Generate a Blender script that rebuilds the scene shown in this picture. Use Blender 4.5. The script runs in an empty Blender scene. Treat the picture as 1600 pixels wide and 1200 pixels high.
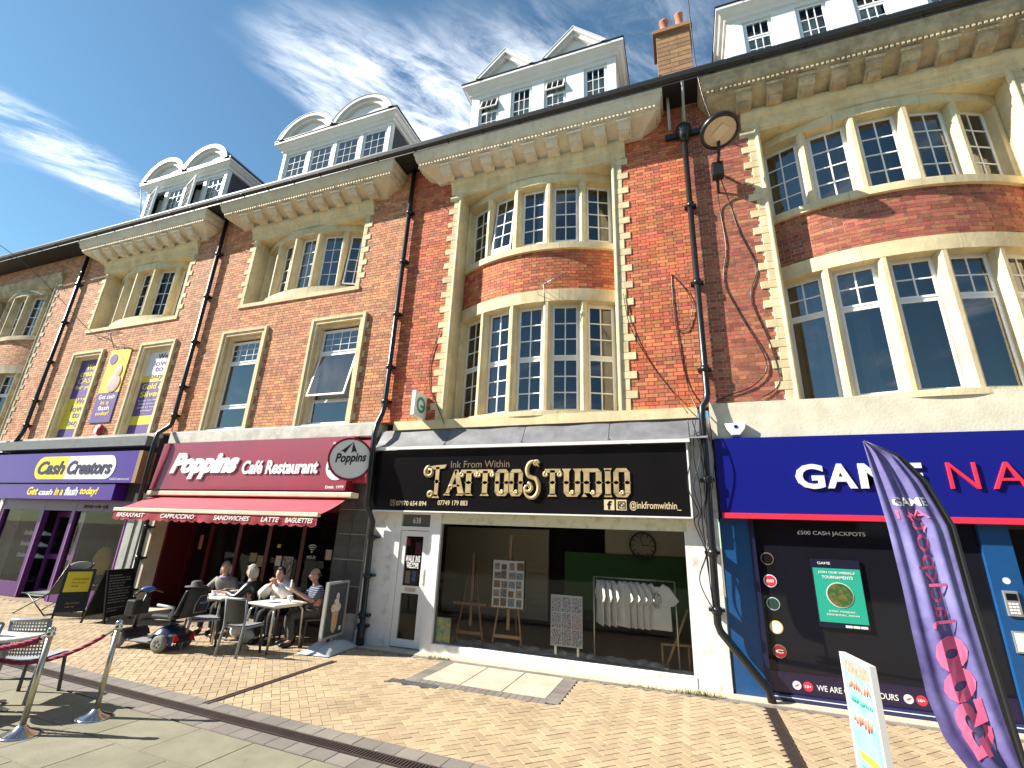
import bpy, math, random
from mathutils import Vector, Matrix
random.seed(7)
sc = bpy.context.scene
COL = sc.collection
PI = math.pi
R = math.radians

# ---------------------------------------------------------------- camera
cam_d = bpy.data.cameras.new('camera')
cam = bpy.data.objects.new('camera', cam_d)
COL.objects.link(cam)
_r, _u, _f = Vector((.94169, .33418, .03924)), Vector((.06886, -.30554, .94969)), Vector((-.32935, .89161, .31073))
cam.matrix_world = Matrix(((_r.x, _u.x, -_f.x, 0), (_r.y, _u.y, -_f.y, -8.386), (_r.z, _u.z, -_f.z, 2.0), (0, 0, 0, 1)))
cam_d.sensor_width = 36
cam_d.lens = 16.508
cam_d.clip_start = .05
cam_d.clip_end = 3000
sc.camera = cam

# ---------------------------------------------------------------- sun and sky
SUN_AZ, SUN_EL = 22.5, 36.0           # azimuth measured off the facade plane, towards the street on the left
sdir = Vector((-math.cos(R(SUN_AZ)) * math.cos(R(SUN_EL)), -math.sin(R(SUN_AZ)) * math.cos(R(SUN_EL)), math.sin(R(SUN_EL))))
sun_d = bpy.data.lights.new('sun', 'SUN')
sun_d.energy = 5.0
sun_d.angle = R(.5)
sun_d.color = (1, .94, .84)
sun = bpy.data.objects.new('sun', sun_d)
COL.objects.link(sun)
sun.rotation_euler = (-sdir).to_track_quat('-Z', 'Y').to_euler()
sun.location = (-12, -10, 20)

w = bpy.data.worlds.new('World')
sc.world = w
w.use_nodes = True
nt = w.node_tree
nt.nodes.clear()
def N(t, **k):
    n = nt.nodes.new(t)
    for a, b in k.items(): setattr(n, a, b)
    return n
L = nt.links.new
out = N('ShaderNodeOutputWorld'); bg = N('ShaderNodeBackground'); bg.inputs[1].default_value = .058
sky = N('ShaderNodeTexSky', sky_type='NISHITA', sun_disc=False)
sky.sun_elevation = R(SUN_EL); sky.sun_rotation = math.atan2(sdir.x, sdir.y)
sky.air_density = 1.0; sky.dust_density = .15; sky.ozone_density = 1.6
tc = N('ShaderNodeTexCoord')
sx = N('ShaderNodeSeparateXYZ'); L(tc.outputs['Generated'], sx.inputs[0])
mx = N('ShaderNodeMath', operation='MAXIMUM'); L(sx.outputs[2], mx.inputs[0]); mx.inputs[1].default_value = .06
dv = N('ShaderNodeVectorMath', operation='DIVIDE'); L(tc.outputs['Generated'], dv.inputs[0])
cb = N('ShaderNodeCombineXYZ')
for i in range(3): L(mx.outputs[0], cb.inputs[i])
L(cb.outputs[0], dv.inputs[1])
def mapping(rot, scale, loc):
    m = N('ShaderNodeMapping'); m.inputs['Rotation'].default_value = (0, 0, R(rot)); m.inputs['Scale'].default_value = scale; m.inputs['Location'].default_value = loc
    L(dv.outputs[0], m.inputs[0]); return m
def tmap(rot, scale, loc):
    m = N('ShaderNodeMapping', vector_type='TEXTURE'); m.inputs['Rotation'].default_value = (0, 0, R(rot)); m.inputs['Scale'].default_value = scale; m.inputs['Location'].default_value = loc
    L(dv.outputs[0], m.inputs[0]); return m
m1 = tmap(54, (1.1, .6, 1), (5.2, 3.1, 0))
n1 = N('ShaderNodeTexNoise'); n1.inputs['Scale'].default_value = 1.0; n1.inputs['Detail'].default_value = 4; n1.inputs['Roughness'].default_value = .55; L(m1.outputs[0], n1.inputs[0])
m2 = tmap(50, (.42, .15, 1), (1.3, .4, 0))
n2 = N('ShaderNodeTexNoise'); n2.inputs['Scale'].default_value = 1.5; n2.inputs['Detail'].default_value = 10; n2.inputs['Roughness'].default_value = .68; n2.inputs['Distortion'].default_value = .35; L(m2.outputs[0], n2.inputs[0])
acc = n1.outputs[0]
# cloud banks (plane coordinates: direction divided by its height): centre, half axes, turn, weight
for (cx_, cy_, a_, b_, rt_, amp) in ((-.66, .66, .50, .17, 54, .26), (-.15, .80, .55, .22, 10, .20), (-1.63, .64, .34, .12, 105, .27), (-1.15, .45, .42, .30, 40, -.25), (-2.3, .8, .6, .4, 0, -.25), (-1.12, .95, .30, .22, 50, -.2)):
    mm = tmap(rt_, (a_, b_, 1), (cx_, cy_, 0)); sp = N('ShaderNodeSeparateXYZ'); L(mm.outputs[0], sp.inputs[0]); cc = N('ShaderNodeCombineXYZ'); L(sp.outputs[0], cc.inputs[0]); L(sp.outputs[1], cc.inputs[1])
    ln = N('ShaderNodeVectorMath', operation='LENGTH'); L(cc.outputs[0], ln.inputs[0])
    mr = N('ShaderNodeMapRange', interpolation_type='SMOOTHSTEP'); mr.inputs[1].default_value = 1.5; mr.inputs[2].default_value = .2; mr.inputs[3].default_value = 0; mr.inputs[4].default_value = amp; L(ln.outputs['Value'], mr.inputs[0])
    ad = N('ShaderNodeMath', operation='ADD'); L(acc, ad.inputs[0]); L(mr.outputs[0], ad.inputs[1]); acc = ad.outputs[0]
r1 = N('ShaderNodeMapRange', interpolation_type='SMOOTHSTEP'); r1.inputs[1].default_value = .50; r1.inputs[2].default_value = .82; L(acc, r1.inputs[0])
r2 = N('ShaderNodeMapRange', interpolation_type='SMOOTHSTEP'); r2.inputs[1].default_value = .33; r2.inputs[2].default_value = .70; L(n2.outputs[0], r2.inputs[0])
ml = N('ShaderNodeMath', operation='MULTIPLY'); L(r1.outputs[0], ml.inputs[0]); L(r2.outputs[0], ml.inputs[1])
m4 = N('ShaderNodeMath', operation='MULTIPLY'); L(ml.outputs[0], m4.inputs[0]); m4.inputs[1].default_value = .95
mc = N('ShaderNodeMix', data_type='RGBA'); L(m4.outputs[0], mc.inputs[0]); tn = N('ShaderNodeMix', data_type='RGBA', blend_type='MULTIPLY'); tn.inputs[0].default_value = 1; L(sky.outputs[0], tn.inputs[6]); tn.inputs[7].default_value = (.90, 1.2, 1.2, 1); L(tn.outputs[2], mc.inputs[6]); mc.inputs[7].default_value = (11.5, 12.0, 12.8, 1)
L(mc.outputs[2], bg.inputs[0]); L(bg.outputs[0], out.inputs[0])

sc.view_settings.view_transform = 'Standard'
sc.view_settings.look = 'None'
sc.view_settings.exposure = 1.3
sc.view_settings.gamma = 1
sc.view_settings.use_curve_mapping = False
sc.cycles.max_bounces = 7
sc.cycles.transparent_max_bounces = 16

# ---------------------------------------------------------------- materials
MAT = {}
def mat(name, col, rough=.7, metal=0, var=.0, scale=6, bump=0, bscale=40, col2=None, spec=.5, rnd=0, lo=.35, hi=.7, detail=6, coat=0, streak=0, spots=0):
    """procedural surface: base colour, mottled towards col2 by world-space noise, per-piece random value, fine bump"""
    if name in MAT: return MAT[name]
    m = bpy.data.materials.new(name); m.use_nodes = True; t = m.node_tree; b = t.nodes['Principled BSDF']
    b.inputs['Roughness'].default_value = rough; b.inputs['Metallic'].default_value = metal
    b.inputs['Specular IOR Level'].default_value = spec
    b.inputs['Coat Weight'].default_value = coat
    c = (*col, 1)
    geo = t.nodes.new('ShaderNodeNewGeometry')
    src = None
    if var or col2:
        n = t.nodes.new('ShaderNodeTexNoise'); n.inputs['Scale'].default_value = scale; n.inputs['Detail'].default_value = detail; n.inputs['Roughness'].default_value = .62
        t.links.new(geo.outputs['Position'], n.inputs[0])
        mr = t.nodes.new('ShaderNodeMapRange'); mr.inputs[1].default_value = lo; mr.inputs[2].default_value = hi; t.links.new(n.outputs[0], mr.inputs[0])
        mx = t.nodes.new('ShaderNodeMix'); mx.data_type = 'RGBA'
        mx.inputs[6].default_value = c
        mx.inputs[7].default_value = (*(col2 or tuple(x * (1 - var) for x in col)), 1)
        t.links.new(mr.outputs[0], mx.inputs[0]); src = mx.outputs[2]
    if streak:
        mp = t.nodes.new('ShaderNodeMapping'); mp.inputs['Scale'].default_value = (5.5, 5.5, .45); t.links.new(geo.outputs['Position'], mp.inputs[0])
        n = t.nodes.new('ShaderNodeTexNoise'); n.inputs['Scale'].default_value = 1.6; n.inputs['Detail'].default_value = 7; n.inputs['Roughness'].default_value = .7; t.links.new(mp.outputs[0], n.inputs[0])
        mr = t.nodes.new('ShaderNodeMapRange'); mr.inputs[1].default_value = .50; mr.inputs[2].default_value = .72; mr.inputs[4].default_value = streak; t.links.new(n.outputs[0], mr.inputs[0])
        mx = t.nodes.new('ShaderNodeMix'); mx.data_type = 'RGBA'; mx.inputs[6].default_value = c; mx.inputs[7].default_value = (col[0] * .28, col[1] * .27, col[2] * .27, 1)
        if src: t.links.new(src, mx.inputs[6])
        t.links.new(mr.outputs[0], mx.inputs[0]); src = mx.outputs[2]
    if spots:
        vo = t.nodes.new('ShaderNodeTexVoronoi'); vo.inputs['Scale'].default_value = 4.2; t.links.new(geo.outputs['Position'], vo.inputs[0])
        mr = t.nodes.new('ShaderNodeMapRange'); mr.inputs[1].default_value = .085; mr.inputs[2].default_value = .07; mr.inputs[4].default_value = spots; t.links.new(vo.outputs['Distance'], mr.inputs[0])
        mx = t.nodes.new('ShaderNodeMix'); mx.data_type = 'RGBA'; mx.inputs[6].default_value = c; mx.inputs[7].default_value = (.10, .09, .08, 1)
        if src: t.links.new(src, mx.inputs[6])
        t.links.new(mr.outputs[0], mx.inputs[0]); src = mx.outputs[2]
    if rnd:
        oi = t.nodes.new('ShaderNodeObjectInfo')
        ad = t.nodes.new('ShaderNodeMath'); ad.operation = 'ADD'; t.links.new(oi.outputs['Random'], ad.inputs[0]); t.links.new(geo.outputs['Random Per Island'], ad.inputs[1])
        fr = t.nodes.new('ShaderNodeMath'); fr.operation = 'FRACT'; t.links.new(ad.outputs[0], fr.inputs[0])
        mr = t.nodes.new('ShaderNodeMapRange'); mr.inputs[3].default_value = 1 - rnd; mr.inputs[4].default_value = 1 + rnd * .8; t.links.new(fr.outputs[0], mr.inputs[0])
        hs = t.nodes.new('ShaderNodeHueSaturation'); t.links.new(mr.outputs[0], hs.inputs['Value'])
        hm = t.nodes.new('ShaderNodeMath'); hm.operation = 'MULTIPLY_ADD'; hm.inputs[1].default_value = 7.31; hm.inputs[2].default_value = .0; t.links.new(fr.outputs[0], hm.inputs[0])
        hf = t.nodes.new('ShaderNodeMath'); hf.operation = 'FRACT'; t.links.new(hm.outputs[0], hf.inputs[0])
        hr = t.nodes.new('ShaderNodeMapRange'); hr.inputs[3].default_value = .5 - rnd * .035; hr.inputs[4].default_value = .5 + rnd * .05; t.links.new(hf.outputs[0], hr.inputs[0])
        t.links.new(hr.outputs[0], hs.inputs['Hue'])
        if src: t.links.new(src, hs.inputs['Color'])
        else: hs.inputs['Color'].default_value = c
        src = hs.outputs[0]
    if src: t.links.new(src, b.inputs['Base Color'])
    else: b.inputs['Base Color'].default_value = c
    if bump:
        n = t.nodes.new('ShaderNodeTexNoise'); n.inputs['Scale'].default_value = bscale; n.inputs['Detail'].default_value = 5
        t.links.new(geo.outputs['Position'], n.inputs[0])
        bp = t.nodes.new('ShaderNodeBump'); bp.inputs['Strength'].default_value = bump; bp.inputs['Distance'].default_value = .01
        t.links.new(n.outputs[0], bp.inputs['Height']); t.links.new(bp.outputs[0], b.inputs['Normal'])
    MAT[name] = m
    return m

def glass_mat(name, tint=(.975, .985, .98), ior=1.36, rough=.0):
    if name in MAT: return MAT[name]
    m = bpy.data.materials.new(name); m.use_nodes = True; t = m.node_tree; t.nodes.clear()
    o = t.nodes.new('ShaderNodeOutputMaterial'); mix = t.nodes.new('ShaderNodeMixShader'); tr = t.nodes.new('ShaderNodeBsdfTransparent'); gl = t.nodes.new('ShaderNodeBsdfGlossy'); fr = t.nodes.new('ShaderNodeFresnel')
    fr.inputs[0].default_value = ior; tr.inputs[0].default_value = (*tint, 1); gl.inputs['Roughness'].default_value = rough
    t.links.new(fr.outputs[0], mix.inputs[0]); t.links.new(tr.outputs[0], mix.inputs[1]); t.links.new(gl.outputs[0], mix.inputs[2]); t.links.new(mix.outputs[0], o.inputs[0])
    MAT[name] = m; return m

BR3 = mat('brick_red', (.58, .14, .055), .85, col2=(.46, .165, .095), scale=1.6, rnd=.36, streak=.35, bump=.5, bscale=60)
BR4 = mat('brick_brown_red', (.42, .13, .075), .85, var=.3, scale=9, rnd=.36, streak=.3, bump=.5, bscale=60)
BR2 = mat('brick_orange', (.60, .235, .105), .85, col2=(.48, .25, .145), scale=2.2, rnd=.32, streak=.4, bump=.5, bscale=60)
BR1 = mat('brick_pale_orange', (.60, .27, .14), .85, col2=(.48, .28, .17), scale=2.2, rnd=.30, streak=.4, bump=.5, bscale=60)
MO3 = mat('mortar_dark', (.22, .13, .09), .95, var=.3, bump=.4)
MO4 = mat('mortar_cream', (.66, .57, .44), .95, var=.3, bump=.4)
MO2 = mat('mortar_buff', (.36, .24, .155), .95, var=.3, bump=.4)
STONE = mat('limestone', (.74, .62, .38), .85, col2=(.56, .45, .26), scale=2.6, bump=.35, bscale=30, rnd=.10, streak=.32)
STONEW = mat('limestone_weathered', (.56, .48, .32), .9, col2=(.30, .24, .16), scale=3.5, bump=.5, bscale=25, rnd=.10, streak=.45)
CREAM = mat('cream_painted_stone', (.74, .67, .53), .7, col2=(.60, .52, .40), scale=2.5, bump=.15, streak=.22)
CREAMY = mat('cream_yellow_paint', (.66, .58, .42), .7, col2=(.52, .45, .33), scale=3, bump=.15)
WHITE = mat('white_paint', (.78, .78, .76), .45, var=.10, scale=3)
UPVC = mat('white_plastic', (.80, .81, .81), .3, var=.05, scale=4)
WHITEP = mat('peeling_white_paint', (.76, .75, .72), .6, col2=(.50, .46, .40), scale=5, lo=.52, hi=.72, bump=.3, bscale=30)
BLACKM = mat('black_painted_iron', (.012, .012, .013), .32, var=.3, bump=.08)
GUTTER = mat('dark_gutter', (.018, .018, .02), .5, var=.3)
LEAD = mat('lead_sheet', (.19, .19, .20), .55, col2=(.12, .12, .13), scale=4, bump=.4, bscale=8)
SLATE = mat('slate', (.06, .06, .07), .7, var=.3, scale=5)
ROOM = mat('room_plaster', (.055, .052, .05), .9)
GLASS = glass_mat('window_glass')
GLASSR = glass_mat('coated_window_glass', (.55, .6, .6), 2.5)
LEADCAME = mat('lead_came', (.55, .57, .58), .5)

# ---------------------------------------------------------------- geometry helpers
def ident(x, y, z): return (x, y, z)
class MB:
    def __init__(s, T=None): s.v = []; s.f = []; s.mi = []; s.sm = []; s.T = T or ident; s.m = 0; s.smooth = False
    def add(s, pts, faces):
        k = len(s.v)
        for p in pts: s.v.append(s.T(*p))
        for f in faces: s.f.append(tuple(k + i for i in f)); s.mi.append(s.m); s.sm.append(s.smooth)
        return s
    def box(s, x0, x1, y0, y1, z0, z1):
        return s.add([(x0, y0, z0), (x1, y0, z0), (x1, y1, z0), (x0, y1, z0), (x0, y0, z1), (x1, y0, z1), (x1, y1, z1), (x0, y1, z1)],
              [(0, 3, 2, 1), (4, 5, 6, 7), (0, 1, 5, 4), (1, 2, 6, 5), (2, 3, 7, 6), (3, 0, 4, 7)])
    def prism(s, poly, d):
        """poly: 3D points (planar), extruded by vector d"""
        n = len(poly); d = Vector(d)
        pts = [tuple(p) for p in poly] + [tuple(Vector(p) + d) for p in poly]
        return s.add(pts, [tuple(range(n))[::-1], tuple(range(n, 2 * n))] + [(i, (i + 1) % n, n + (i + 1) % n, n + i) for i in range(n)])
    def cyl(s, p0, p1, r0, r1=None, n=10, cap=True):
        return s.tube([p0, p1], [r0, r0 if r1 is None else r1], n, cap)
    def tube(s, path, r, n=8, cap=True):
        P = [Vector(p) for p in path]; k = len(P)
        rs = r if isinstance(r, (list, tuple)) else [r] * k
        pts = []; a = None
        for i, p in enumerate(P):
            t = (P[min(i + 1, k - 1)] - P[max(i - 1, 0)])
            if t.length < 1e-9: t = Vector((0, 0, 1))
            t.normalize()
            if a is None:
                a = t.orthogonal().normalized()
            else:
                a = (a - t * a.dot(t))
                a = a.normalized() if a.length > 1e-6 else t.orthogonal().normalized()
            b = t.cross(a)
            for j in range(n):
                q = 2 * PI * j / n
                pts.append(tuple(p + (a * math.cos(q) + b * math.sin(q)) * rs[i]))
        fs = [(i * n + j, i * n + (j + 1) % n, (i + 1) * n + (j + 1) % n, (i + 1) * n + j) for i in range(k - 1) for j in range(n)]
        if cap: fs += [tuple(range(n))[::-1], tuple(range((k - 1) * n, k * n))]
        sm = s.smooth; s.smooth = True; s.add(pts, fs); s.smooth = sm
        return s
    def lathe(s, prof, c=(0, 0, 0), n=16, axis='z', smooth=True):
        pts = []
        for r, h in prof:
            for j in range(n):
                q = 2 * PI * j / n; a, b = r * math.cos(q), r * math.sin(q)
                pts.append({'z': (c[0] + a, c[1] + b, c[2] + h), 'y': (c[0] + a, c[1] + h, c[2] + b), 'x': (c[0] + h, c[1] + a, c[2] + b)}[axis])
        k = len(prof)
        fs = [(i * n + j, i * n + (j + 1) % n, (i + 1) * n + (j + 1) % n, (i + 1) * n + j) for i in range(k - 1) for j in range(n)]
        fs += [tuple(range(n))[::-1], tuple(range((k - 1) * n, k * n))]
        sm = s.smooth; s.smooth = smooth; s.add(pts, fs); s.smooth = sm
        return s
    def ell(s, c, r, n=12, m=8):
        pts = []; 
        for i in range(m + 1):
            t = PI * i / m
            for j in range(n):
                q = 2 * PI * j / n
                pts.append((c[0] + r[0] * math.sin(t) * math.cos(q), c[1] + r[1] * math.sin(t) * math.sin(q), c[2] - r[2] * math.cos(t)))
        fs = [(i * n + j, i * n + (j + 1) % n, (i + 1) * n + (j + 1) % n, (i + 1) * n + j) for i in range(m) for j in range(n)]
        sm = s.smooth; s.smooth = True; s.add(pts, fs); s.smooth = sm
        return s
    def grid(s, fn, nu, nv):
        pts = [fn(i / nu, j / nv) for j in range(nv + 1) for i in range(nu + 1)]
        fs = [(j * (nu + 1) + i, j * (nu + 1) + i + 1, (j + 1) * (nu + 1) + i + 1, (j + 1) * (nu + 1) + i) for j in range(nv) for i in range(nu)]
        return s.add(pts, fs)
    def disc(s, c, r, n=24, axis='y', d=.004):
        return s.lathe([(r, 0), (r, d)], c, n, axis, smooth=False)
    def text(s, txt, x0, x1, z0, z1, y, depth=.006, bold=0., shear=0., mirror=False, P=None, keep=False):
        """flat lettering fitted into a box; plane y facing -Y (or placed with P(x, out, z))"""
        cu = bpy.data.curves.new('t', 'FONT'); cu.body = txt; cu.size = 1; cu.offset = bold; cu.shear = shear; cu.resolution_u = 3
        ob = bpy.data.objects.new('t', cu); me = ob.to_mesh()
        vs = [v.co.copy() for v in me.vertices]; fs = [tuple(p.vertices) for p in me.polygons]
        ob.to_mesh_clear(); bpy.data.objects.remove(ob); bpy.data.curves.remove(cu)
        if not vs: return s
        a0 = min(v.x for v in vs); a1 = max(v.x for v in vs); b0 = min(v.y for v in vs); b1 = max(v.y for v in vs)
        kx = (x1 - x0) / (a1 - a0); kz = (z1 - z0) / max(b1 - b0, 1e-6)
        if keep: kx = kz * keep; x0 = (x0 + x1) / 2 - kx * (a1 - a0) / 2; x1 = x0 + kx * (a1 - a0)
        f2 = lambda v: ((x1 - (v.x - a0) * kx) if mirror else (x0 + (v.x - a0) * kx), z0 + (v.y - b0) * kz)
        edges = {}
        for f in fs:
            for i in range(len(f)):
                e = (f[i], f[(i + 1) % len(f)]); edges[e] = edges.get(e, 0) + 1
        n = len(vs); Pm = P or (lambda x, o, z: (x, y - o, z))
        pts = [Pm(f2(v)[0], depth, f2(v)[1]) for v in vs] + [Pm(f2(v)[0], 0, f2(v)[1]) for v in vs]
        faces = list(fs)
        for (a, b) in edges:
            if (b, a) not in edges: faces.append((b, a, a + n, b + n))
        return s.add(pts, faces)

def scribble(mb, x0, x1, z, h, P, r=.003, seed=0):
    """writing too small to read: word-like wavy strokes"""
    rr = random.Random(seed); x = x0
    while x < x1 - h * .5:
        e = min(x1, x + h * rr.uniform(1.5, 4.0)); n = max(3, int((e - x) / h * 4))
        mb.tube([P(x + (e - x) * i / n, 0, z + h * (.5 + rr.uniform(.15, .5) * (1 if i % 2 else -1))) for i in range(n + 1)], r, 4)
        x = e + h * .6
    return mb

ORG = {}
def root_of(o):
    while o.parent: o = o.parent
    return o
def build(name, mb, mats, parent=None, label=None, kind=None, bevel=0, local=False):
    if mats is GLASS and len(mb.v) == 8 and len(mb.f) == 6: mb.f, mb.mi, mb.sm = [mb.f[2]], [0], [False]   # a pane is one sheet facing the street
    me = bpy.data.meshes.new(name)
    off = Vector((0, 0, 0))
    if parent is not None and not local:
        off = ORG.get(root_of(parent).name, Vector((0, 0, 0)))
    me.from_pydata([tuple(Vector(v) - off) for v in mb.v], [], mb.f)
    if not isinstance(mats, (list, tuple)): mats = [mats]
    for m in mats: me.materials.append(m)
    if any(mb.mi): me.polygons.foreach_set('material_index', mb.mi)
    if any(mb.sm): me.polygons.foreach_set('use_smooth', mb.sm)
    me.update()
    o = bpy.data.objects.new(name, me); COL.objects.link(o)
    if parent is not None: o.parent = parent
    if label: o['label'] = label
    if kind: o['kind'] = kind
    if bevel:
        b = o.modifiers.new('b', 'BEVEL'); b.width = bevel; b.segments = 2; b.limit_method = 'ANGLE'
    return o
def thing(name, label, cat, loc=(0, 0, 0), group=None, rz=0):
    o = bpy.data.objects.new(name, None); COL.objects.link(o)
    o.location = loc; o.rotation_euler = (0, 0, rz); o.empty_display_size = .1
    o['label'] = label; o['category'] = cat
    if group: o['group'] = group
    ORG[o.name] = Vector(loc)
    return o
def single(name, mb, mats, label, cat, group=None, bevel=0, loc=None):
    """a thing that is one mesh: origin moved to loc"""
    if loc is not None:
        l = Vector(loc); mb.v = [tuple(Vector(v) - l) for v in mb.v]
    o = build(name, mb, mats, bevel=bevel)
    if loc is not None: o.location = loc
    o['label'] = label; o['category'] = cat
    if group: o['group'] = group
    return o
def structure(name, mb, mats, parent=None):
    o = build(name, mb, mats, parent)
    if parent is None: o['kind'] = 'structure'
    return o
def copy_tree(o, parent=None):
    c = o.copy(); COL.objects.link(c); c.parent = parent
    for ch in o.children: copy_tree(ch, c)
    return c
def frame_T(p0, ang):
    """local (u along, out towards viewer, z) -> world, for a window on a wall turned by ang"""
    c, s_ = math.cos(ang), math.sin(ang)
    return lambda u, o, z: (p0[0] + u * c + o * s_, p0[1] + u * s_ - o * c, z)
UNIT = None
def unit_brick():
    global UNIT
    if UNIT is None:
        mb = MB(); b = .06
        mb.add([(0, 0, 0), (1, 0, 0), (1, 0, 1), (0, 0, 1), (0, 1, 0), (1, 1, 0), (1, 1, 1), (0, 1, 1)], [(0, 1, 2, 3), (1, 5, 6, 2), (4, 0, 3, 7), (3, 2, 6, 7), (4, 5, 1, 0)])
        UNIT = bpy.data.meshes.new('brick'); UNIT.from_pydata(mb.v, [], mb.f); UNIT.update()
    return UNIT
# ---------------------------------------------------------------- the terrace: upper floors
CAMP = Vector((0, -8.386, 2))
BM = {}
def brick_mesh(m):
    if m.name not in BM:
        me = unit_brick().copy(); me.materials.append(m); BM[m.name] = me
    return BM[m.name]

def brick_wall(root, x0, x1, z0, z1, holes, m, singles=None):
    """Flemish bond on the plane Y=0; holes = rects kept free. singles: number of bricks that become objects"""
    bricks = []
    k = 0; z = z0
    while z < z1 - .03:
        zt = min(z + .065, z1); zm = (z + zt) / 2
        iv = [(x0, x1)]
        for (a, b, c, d) in holes:
            if c < zm < d:
                nv = []
                for (p, q) in iv:
                    if b <= p or a >= q: nv.append((p, q)); continue
                    if a > p: nv.append((p, a))
                    if b < q: nv.append((b, q))
                iv = nv
        x = x0 - (.0 if k % 2 == 0 else .16875) - .05; s = 0
        while x < x1:
            wd = .215 if s % 2 == 0 else .1025
            for (p, q) in iv:
                a, b = max(x, p + .004), min(x + wd, q - .004)
                if b - a > .03: bricks.append((a, b, z, zt))
            x += wd + .01; s += 1
        z += .075; k += 1
    bricks.sort(key=lambda q: (Vector(((q[0] + q[1]) / 2, 0, q[2])) - CAMP).length)
    n = singles or 0
    for (a, b, c, d) in bricks[:n]:
        o = bpy.data.objects.new('brick', brick_mesh(m)); COL.objects.link(o); o.parent = root
        o.location = Vector((a, -.004 + random.uniform(-.002, .002), c)) - ORG[root.name]
        o.scale = (b - a, .03, d - c)
    mb = MB()
    for (a, b, c, d) in bricks[n:]:
        y = random.uniform(-.006, -.002)
        mb.add([(a, y, c), (b, y, c), (b, y, d), (a, y, d), (a, .03, c), (b, .03, c), (b, .03, d), (a, .03, d)], [(0, 1, 2, 3), (1, 5, 6, 2), (4, 0, 3, 7), (3, 2, 6, 7), (4, 5, 1, 0)])
    build('brickwork', mb, m, root, kind='stuff')

def wall_sheet(root, x0, x1, z0, z1, holes, m, y=.008, t=.24, name='wall'):
    xs = sorted({x0, x1, *[min(max(v, x0), x1) for h in holes for v in h[:2]]}); zs = sorted({z0, z1, *[min(max(v, z0), z1) for h in holes for v in h[2:]]})
    mb = MB()
    for j in range(len(zs) - 1):
        run = None
        for i in range(len(xs) - 1):
            cx, cz = (xs[i] + xs[i + 1]) / 2, (zs[j] + zs[j + 1]) / 2
            free = not any(a < cx < b and c < cz < d for (a, b, c, d) in holes)
            if free: run = (run[0], xs[i + 1]) if run else (xs[i], xs[i + 1])
            if run and (not free or i == len(xs) - 2):
                mb.box(run[0], run[1], y, y + t, zs[j], zs[j + 1]); run = None
    return build(name, mb, m, root)

def window(root, T, w, z0, sashes, m=None, glass=None, fr=.045, bar=.02, sash=.035, dep=.06, name='window', open_=None, lead=None, bottom=0.):
    """outer frame w wide from z0; sashes: list of (height, cols, rows, extra bottom rail, tilt) from the bottom up; panes are sub-parts"""
    m = m or UPVC; glass = glass or GLASS
    H = sum(s_[0] for s_ in sashes)
    mb = MB(T)
    mb.box(0, fr, -dep, 0, z0, z0 + H); mb.box(w - fr, w, -dep, 0, z0, z0 + H)
    mb.box(fr, w - fr, -dep, 0, z0, z0 + fr); mb.box(fr, w - fr, -dep, 0, z0 + H - fr, z0 + H)
    panes = []
    z = z0
    for i, s_ in enumerate(sashes):
        h, cols, rows = s_[:3]; br = s_[3] if len(s_) > 3 else 0; tilt = s_[4] if len(s_) > 4 else 0
        a, b = fr, w - fr; c = z + (fr if i == 0 else fr * .5); d = z + h - (fr if i == len(sashes) - 1 else fr * .5)
        if 0 < i: mb.box(fr, w - fr, -dep, 0, z - fr * .5, z + fr * .5)
        ct, st = math.cos(tilt), math.sin(tilt)
        # a tilted sash swings out at the bottom about its top edge
        S = lambda u, o, zz, d=d, ct=ct, st=st: T(u, .012 + o * ct + (d - zz) * st, d - (d - zz) * ct + o * st)
        sb = MB(S)
        c2 = c + br
        sb.box(a, a + sash, -.03, 0, c, d); sb.box(b - sash, b, -.03, 0, c, d); sb.box(a + sash, b - sash, -.03, 0, c, c2 + sash); sb.box(a + sash, b - sash, -.03, 0, d - sash, d)
        pa, pb, pc, pd = a + sash, b - sash, c2 + sash, d - sash
        for k in range(1, cols):
            x = pa + (pb - pa) * k / cols; sb.box(x - bar / 2, x + bar / 2, -.025, -.004, pc, pd)
        for k in range(1, rows):
            zz = pc + (pd - pc) * k / rows; sb.box(pa, pb, -.0245, -.0045, zz - bar / 2, zz + bar / 2)
        mb.f += [tuple(q + len(mb.v) for q in f) for f in sb.f]; mb.v += sb.v; mb.mi += sb.mi; mb.sm += sb.sm
        if bar < .012: cols_, rows_ = 1, 1
        else: cols_, rows_ = cols, rows
        for k in range(cols_):
            for q in range(rows_):
                p = MB(S)
                hb = bar / 2 if bar >= .012 else 0
                u0 = pa + (pb - pa) * k / cols_ + (hb if k else 0); u1 = pa + (pb - pa) * (k + 1) / cols_ - (hb if k < cols_ - 1 else 0)
                v0 = pc + (pd - pc) * q / rows_ + (hb if q else 0); v1 = pc + (pd - pc) * (q + 1) / rows_ - (hb if q < rows_ - 1 else 0)
                p.add([(u0, -.015, v0), (u1, -.015, v0), (u1, -.015, v1), (u0, -.015, v1)], [(0, 1, 2, 3)])
                panes.append(p)
        z += h
    o = build(name, mb, m, root)
    for p in panes: build('pane', p, glass, o)
    return o

def curtain(root, T, w, z0, z1, m, back=.16, folds=5, amp=.025, u0=0., name='curtain'):
    mb = MB(T); mb.smooth = True
    mb.grid(lambda i, j: (u0 + w * i, -back + amp * math.sin(i * folds * 2 * PI) * (.6 + .4 * j), z0 + (z1 - z0) * j), folds * 8, 2)
    return build(name, mb, m, root)

GLASSU = glass_mat('upper_window_glass', (.75, .8, .8), 2.1)
NET = mat('net_curtain', (.75, .75, .74), .9)
TEAL = mat('teal_curtain', (.03, .17, .19), .9, var=.3)
GREENC = mat('green_blind', (.13, .30, .24), .9, var=.2)
BLIND = mat('pale_blind', (.55, .60, .58), .9)

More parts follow.
